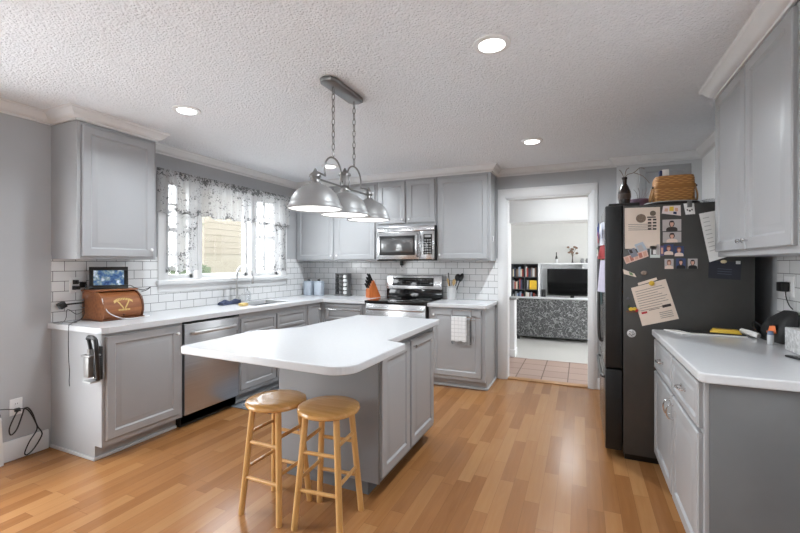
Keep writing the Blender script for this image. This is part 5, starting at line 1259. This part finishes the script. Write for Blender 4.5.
# photos in columns
BW = mat('photo_backdrop', rgb(178, 170, 168), .6); HAIR = mat('dark_hair', rgb(58, 44, 40), .7); LIGHTC = mat('pale_clothes', rgb(226, 204, 190), .6); FAIR = mat('auburn_hair', rgb(134, 84, 62), .7); DB = mat('blue_backdrop', rgb(58, 70, 108), .6)
def portrait(label, quad, back, hair, cloth, wide=False, lift=0):
    c = .5; w = .15 if wide else .24
    sh = .30 if wide else .46
    marks = [(c - w * 1.0, .10, c + w * 1.0, .66, 1, 'e'), (c - w * .3, .5, c + w * .3, .78, 2), (c - sh, .64, c + sh, 1.0, 3, 'e'), (c - sh, .82, c + sh, 1.0, 3), (c - w * .66, .18, c + w * .66, .60, 2, 'e'), (c - w * .8, .10, c + w * .8, .27, 1, 'e')]
    return paper('portrait_photo', label, quad, back, 'photo', marks, [hair, SKIN, cloth], group='portrait photos on the fridge side', lift=lift)
def q(x0, z0, x1, z1): return [(x0, z0), (x1, z0), (x1, z1), (x0, z1)]
portrait('wide portrait photo of a person in dark clothes, upper of the two wide ones', q(4.12, 1.66, 4.226, 1.583), BW, HAIR, INKD, True)
portrait('wide portrait photo of a person in pale clothes, lower of the two wide ones', q(4.122, 1.577, 4.226, 1.506), BW, HAIR, LIGHTC, True)
portrait('small portrait photo with blue backdrop, left of the pair under the wide portraits', q(4.128, 1.494, 4.183, 1.424), DB, FAIR, LIGHTC)
portrait('small portrait photo with blue backdrop, right of the pair under the wide portraits', q(4.187, 1.482, 4.24, 1.414), DB, FAIR, LIGHTC)
portrait('small portrait photo with long auburn hair, leftmost of the bottom row', q(4.132, 1.397, 4.183, 1.33), BW, FAIR, LIGHTC)
portrait('small dark portrait photo in the middle of the bottom row', q(4.197, 1.40, 4.25, 1.332), DB, HAIR, BLACKM)
portrait('small dark portrait photo at the right end of the bottom row', q(4.262, 1.398, 4.315, 1.332), PGREY, HAIR, BLACKM)
paper('photo', 'black and white instant photo left of the small colour portraits', q(4.048, 1.484, 4.106, 1.405), mat('instant_frame', rgb(206, 212, 208), .5), 'photo', [(.12, .1, .62, .74, 1), (.3, .3, .6, .7, 2), (.66, -.15, .95, .75, 3)], [INKD, PAPERW, PGREY])
paper('photo', 'small purple and blue photo between the instant photo and the portraits', q(4.108, 1.486, 4.128, 1.418), mat('violet_snap', rgb(96, 84, 120), .6), 'photo', [(.2, .2, .8, .8, 1)], [SKIN])
paper('card', 'wide photo card with a yellow sun shape at the top of the fridge side', [(4.124, 1.752), (4.222, 1.752), (4.224, 1.682), (4.116, 1.702)], mat('pale_pink_card', rgb(222, 208, 206), .6), 'card', [(.38, .1, .62, .6, 1), (.12, .3, .3, .7, 2), (.68, .25, .85, .6, 3), (.6, .65, .78, .9, 4)], [YELLOW, SKIN, SKIN, NAVY])
paper('card', 'white card with a small dark emblem under a grey clip', [(4.238, 1.762), (4.296, 1.762), (4.302, 1.69), (4.25, 1.688)], PAPERW, 'card', [(.2, .52, .34, .66, 1), (.66, .52, .8, .66, 1), (.4, .6, .6, .75, 1)], [INKD])
tag(MB().box(4.258, yp - .012, 1.735, 4.284, yp - .0015, 1.778, .003).build('clip', mat('grey_clip', rgb(100), .4)), 'grey clip above the white card with a small emblem', 'clip')
# hanging calendar sheet behind the wall cabinet edge
sc_ = [(4.325, 1.675), (4.36, 1.715), (4.392, 1.70), (4.40, 1.43), (4.375, 1.378)]
paper('calendar_page', 'long white printed page hanging between the fridge and the wall cabinet', [(4.322, 1.69), (4.46, 1.715), (4.50, 1.42), (4.378, 1.375)], PAPERW, 'paper', [(.10 + .0 * i, .1 + .085 * i, .35, .115 + .085 * i, 1) for i in range(9)], [mat('faint_ink', rgb(184, 182, 180), .8)], lift=.004)
paper('envelope', 'dark navy flyer with pale print under the wall cabinet on the fridge side', [(4.375, 1.385), (4.545, 1.372), (4.538, 1.262), (4.372, 1.273)], mat('dark_flyer', rgb(40, 42, 52), .5), 'flyer', [(.28, .42 + .14 * i, .72, .45 + .14 * i, 1) for i in range(3)], [mat('flyer_print', rgb(86, 90, 104), .6)])
tag(MB().ball((4.452, yp - .004, 1.378), .017, .004, .012, 12, 8).build('magnet', mat('cream_magnet', rgb(212, 198, 160), .5)), 'cream oval magnet on the dark navy flyer', 'magnet')
tag(MB().box(4.515, yp - .005, 1.362, 4.538, yp - .0012, 1.382, .001).build('magnet', WHITE, smooth=0), 'tiny white square magnet at the corner of the dark navy flyer', 'magnet')
# fruit magnet cluster
t = thing('magnet', 'yellow and red fruit magnet left of the tilted letter', 'magnet', (3.94, yp, 1.04))
MB().box(3.905, yp - .004, 1.028, 3.972, yp, 1.04, .001).build('backing', mat('brown_back', rgb(96, 66, 44), .6), t)
MB().ball((3.935, yp - .008, 1.052), .015, .007, .013, 10, 7).ball((3.957, yp - .008, 1.054), .013, .007, .012, 10, 7).build('yellow_fruit', YELLOW, t)
MB().ball((3.968, yp - .008, 1.045), .011, .007, .011, 10, 7).build('red_fruit', RED, t); MB().ball((3.92, yp - .008, 1.068), .010, .006, .012, 10, 7).build('leaf', mat('dark_leaf', rgb(50, 66, 44), .6), t)
tag(MB().lathe([(.008, 0), (.008, .005), (.003, .006)], (3.918, yp, 1.125), 12, NY).build('magnet', mat('dark_magnet', rgb(92, 92, 96), .4)), 'tiny dark round magnet above the fruit magnet', 'magnet')
t = thing('magnet', 'round white badge magnet with dark swirls near the bottom of the fridge papers', 'magnet', (3.938, yp, .884))
MB().lathe([(.027, 0), (.027, .003), (.024, .0045)], (3.938, yp, .884), 28, NY).build('disc', mat('pale_disc', rgb(206), .5), t)
mb = MB()
for k in range(5):
    a = k * 2 * PI / 5; mb.tube([(3.938 + (.006 + .013 * j / 6) * math.cos(a + .22 * j), yp - .0048, .884 + (.006 + .013 * j / 6) * math.sin(a + .22 * j)) for j in range(7)], .0021, 5)
mb.build('swirl', INKD, t)
# things on the fridge front (plane x = FX0)
def frontpaper(name, label, y0, y1, z0, z1, m, cat, marks=(), mats=(), bow=.012):
    mb = MB(); n_ = 6; xs = FX0 - .0006
    for i in range(n_):
        ya, yb = y0 + (y1 - y0) * i / n_, y0 + (y1 - y0) * (i + 1) / n_
        da, db = bow * math.sin(PI * i / n_), bow * math.sin(PI * (i + 1) / n_)
        mb.hexa([(xs - da - .001, ya, z0), (xs - da, ya, z0), (xs - db, yb, z0), (xs - db - .001, yb, z0), (xs - da * .55 - .001, ya, z1), (xs - da * .55, ya, z1), (xs - db * .55, yb, z1), (xs - db * .55 - .001, yb, z1)])
    bmesh.ops.remove_doubles(mb.bm, verts=mb.bm.verts, dist=1e-6)
    for (a, b, c, d, k) in marks:
        mb.mi = k; mb.box(xs - bow - .004, a, c, xs - bow - .0005, b, d)
    return tag(mb.build(name, [m] + list(mats), smooth=0), label, cat)
frontpaper('card', 'red white and blue card high on the front of the fridge', 3.30, 3.62, 1.50, 1.67, mat('white_card', rgb(206, 208, 216), .6), 'card', [(3.31, 3.37, 1.55, 1.66, 1), (3.40, 3.47, 1.52, 1.60, 2), (3.50, 3.56, 1.58, 1.65, 1)], [BLUE, RED], .035)
frontpaper('card', 'red flowered card in the middle of the fridge front', 3.28, 3.60, 1.40, 1.50, mat('red_card', rgb(158, 60, 62), .6), 'card', [(3.34, 3.40, 1.42, 1.47, 1), (3.48, 3.52, 1.44, 1.49, 2)], [PAPERW, GREEN], .04)
frontpaper('paper', 'tall yellow paper on the far door of the fridge', 3.70, 3.95, 1.19, 1.56, mat('ochre_paper', rgb(200, 170, 104), .7), 'paper', (), (), .03)
frontpaper('paper', 'long lilac paper curling off the fridge front', 3.26, 3.50, 1.16, 1.39, mat('lilac_paper', rgb(190, 186, 204), .7), 'paper', (), (), .042)
frontpaper('card', 'dark green and blue card low on the fridge front by the handle', 3.72, 3.92, 1.03, 1.17, mat('slate_card', rgb(90, 112, 112), .6), 'card', [(3.76, 3.86, 1.05, 1.12, 1)], [PAPERW], .03)

# ------------------------------------------------------------------ on top of the fridge
zt = 1.7655
t = thing('wine_bottle', 'dark bottle holding dried twigs at the front edge of the fridge top', 'bottle', (3.94, 3.50, zt))
BOT = mat('dark_brown_bottle', rgb(48, 38, 36), .25)
b0 = (3.92, 3.50, zt)
MB().lathe([(.036, 0), (.040, .008), (.037, .05), (.043, .10), (.042, .14), (.030, .175), (.017, .20), (.016, .235), (.019, .238), (.019, .25)], b0, 20).build('bottle', BOT, t)
MB().lathe([(.0385, .07), (.0445, .10), (.0435, .125)], b0, 20).build('label', mat('dark_label', rgb(70, 58, 52), .6), t)
mb = MB()
for pts in ([(0, 0, .24), (.02, 0, .27), (.06, 0, .28), (.10, -.01, .31), (.13, -.01, .30)], [(0, 0, .24), (-.02, 0, .29), (-.035, 0, .31)], [(0, 0, .24), (.01, 0, .30), (.03, 0, .32)], [(.06, 0, .28), (.12, 0, .25), (.16, -.02, .19)]):
    mb.tube(smoothpath([(b0[0] + a, b0[1] + b, b0[2] + c) for a, b, c in pts], 4), .0028, 6)
mb.build('twigs', mat('pale_twig', rgb(132, 120, 110), .8), t)
t = thing('tin', 'round purple tin with a dark lid beside the basket on the fridge', 'tin', (4.06, 3.60, zt))
MB().lathe([(.070, 0), (.075, .006), (.075, .05), (.073, .055)], (4.03, 3.60, zt), 30).build('body', mat('purple_tin', rgb(112, 84, 106), .5), t)
MB().lathe([(.077, .05), (.077, .085), (.068, .09)], (4.03, 3.60, zt), 30).build('lid', mat('dark_purple_lid', rgb(104, 78, 98), .5), t)
mb = MB()
for a in (0, 1, 2, 3, 4): mb.tube(smoothpath([(4.02 + .008 * a, 3.60, zt + .088), (4.01 + .02 * a, 3.60, zt + .14), (3.99 + .03 * a, 3.60, zt + .17 + .01 * (a % 2))], 4), .0025, 5)
tag(mb.build('dried_twigs', mat('pale_twig2', rgb(150, 146, 144), .8)), 'thin dried twigs standing on the purple tin', 'twigs')
t = thing('serving_tray', 'dark oval tray under the basket on the fridge top', 'tray', (4.23, 3.40, zt))
mb = MB(); rr = []
for r, z in ((.02, .001), (.88, .001), (.97, .012), (1.0, .02), (.985, .024), (.93, .014), (.86, .007), (.02, .007)):
    rr.append([(4.20 + .168 * r * math.cos(2 * PI * k / 40), 3.40 + .135 * r * math.sin(2 * PI * k / 40), zt + z) for k in range(40)])
mb.loft(rr).build('tray_body', mat('dark_tray', rgb(64, 60, 58), .35), t)
mb = MB().tube([(4.20 + .163 * math.cos(2 * PI * k / 40), 3.40 + .13 * math.sin(2 * PI * k / 40), zt + .024) for k in range(40)], .004, 6, True); mb.build('rim', mat('pale_rim', rgb(176), .4), t)
bx, by, bw, bd, z0_ = 4.213, 3.42, .118, .085, zt + .024
t = thing('picnic_basket', 'tan woven lidded basket on the fridge top', 'basket', (bx, by, z0_))
def rrect(w, d, z, r=.03, n=5):
    out = []
    for cxx, cyy, a0 in ((w - r, d - r, 0), (-w + r, d - r, PI / 2), (-w + r, -d + r, PI), (w - r, -d + r, 1.5 * PI)):
        out += [(bx + cxx + r * math.cos(a0 + PI / 2 * k / n), by + cyy + r * math.sin(a0 + PI / 2 * k / n), z) for k in range(n + 1)]
    return out
MB().loft([rrect(bw * .92, bd * .92, z0_), rrect(bw, bd, z0_ + .02), rrect(bw * 1.0, bd * 1.0, z0_ + .10)]).build('body', BASKET, t, smooth=40)
MB().loft([rrect(bw * 1.03, bd * 1.04, z0_ + .10), rrect(bw * 1.05, bd * 1.06, z0_ + .105), rrect(bw * 1.05, bd * 1.06, z0_ + .12), rrect(bw * 1.03, bd * 1.04, z0_ + .124)]).build('rim_band', mat('splint_band', rgb(168, 116, 60), .5, var=.1), t, smooth=40)
MB().loft([rrect(bw * 1.0, bd * 1.0, z0_ + .124), rrect(bw * .99, bd * .99, z0_ + .165), rrect(bw * .95, bd * .95, z0_ + .185), rrect(bw * .8, bd * .8, z0_ + .19)]).build('lid', BASKET, t, smooth=40)
for s_ in (-1, 1):
    MB().tube(smoothpath([(bx + s_ * bw * 1.02, by - .05, z0_ + .11), (bx + s_ * (bw + .016), by - .05, z0_ + .05), (bx + s_ * (bw + .02), by, z0_ + .01), (bx + s_ * (bw + .016), by + .05, z0_ + .05), (bx + s_ * bw * 1.02, by + .05, z0_ + .11)], 4), .006, 8).build('handle', mat('handle_splint', rgb(186, 140, 88), .5), t)
    MB().ball((bx + s_ * (bw * 1.06), by - .05, z0_ + .112), .009, n=10, m=6).build('rivet', BLACKM, t)
t = thing('box', 'small white carton with a dark blue side on the basket lid', 'carton', (4.165, 3.44, z0_ + .191))
MB().box(4.15, 3.41, z0_ + .191, 4.19, 3.46, z0_ + .245, .003).build('carton', PAPERW, t); MB().box(4.133, 3.412, z0_ + .191, 4.1495, 3.458, z0_ + .238, .002).build('side_label', NAVY, t)
t = thing('glass_plate', 'clear glass plate edge sticking out right of the basket on the fridge', 'plate', (4.34, 3.48, zt))
MB().lathe([(.03, .001), (.035, .003), (.056, .028), (.060, .034), (.056, .035), (.035, .008), (.02, .006)], (4.435, 3.39, zt), 36).build('dish', CLEAR, t); MB().lathe([(.03, 0), (.03, .004)], (4.435, 3.39, zt), 24).build('foot', CLEAR, t)
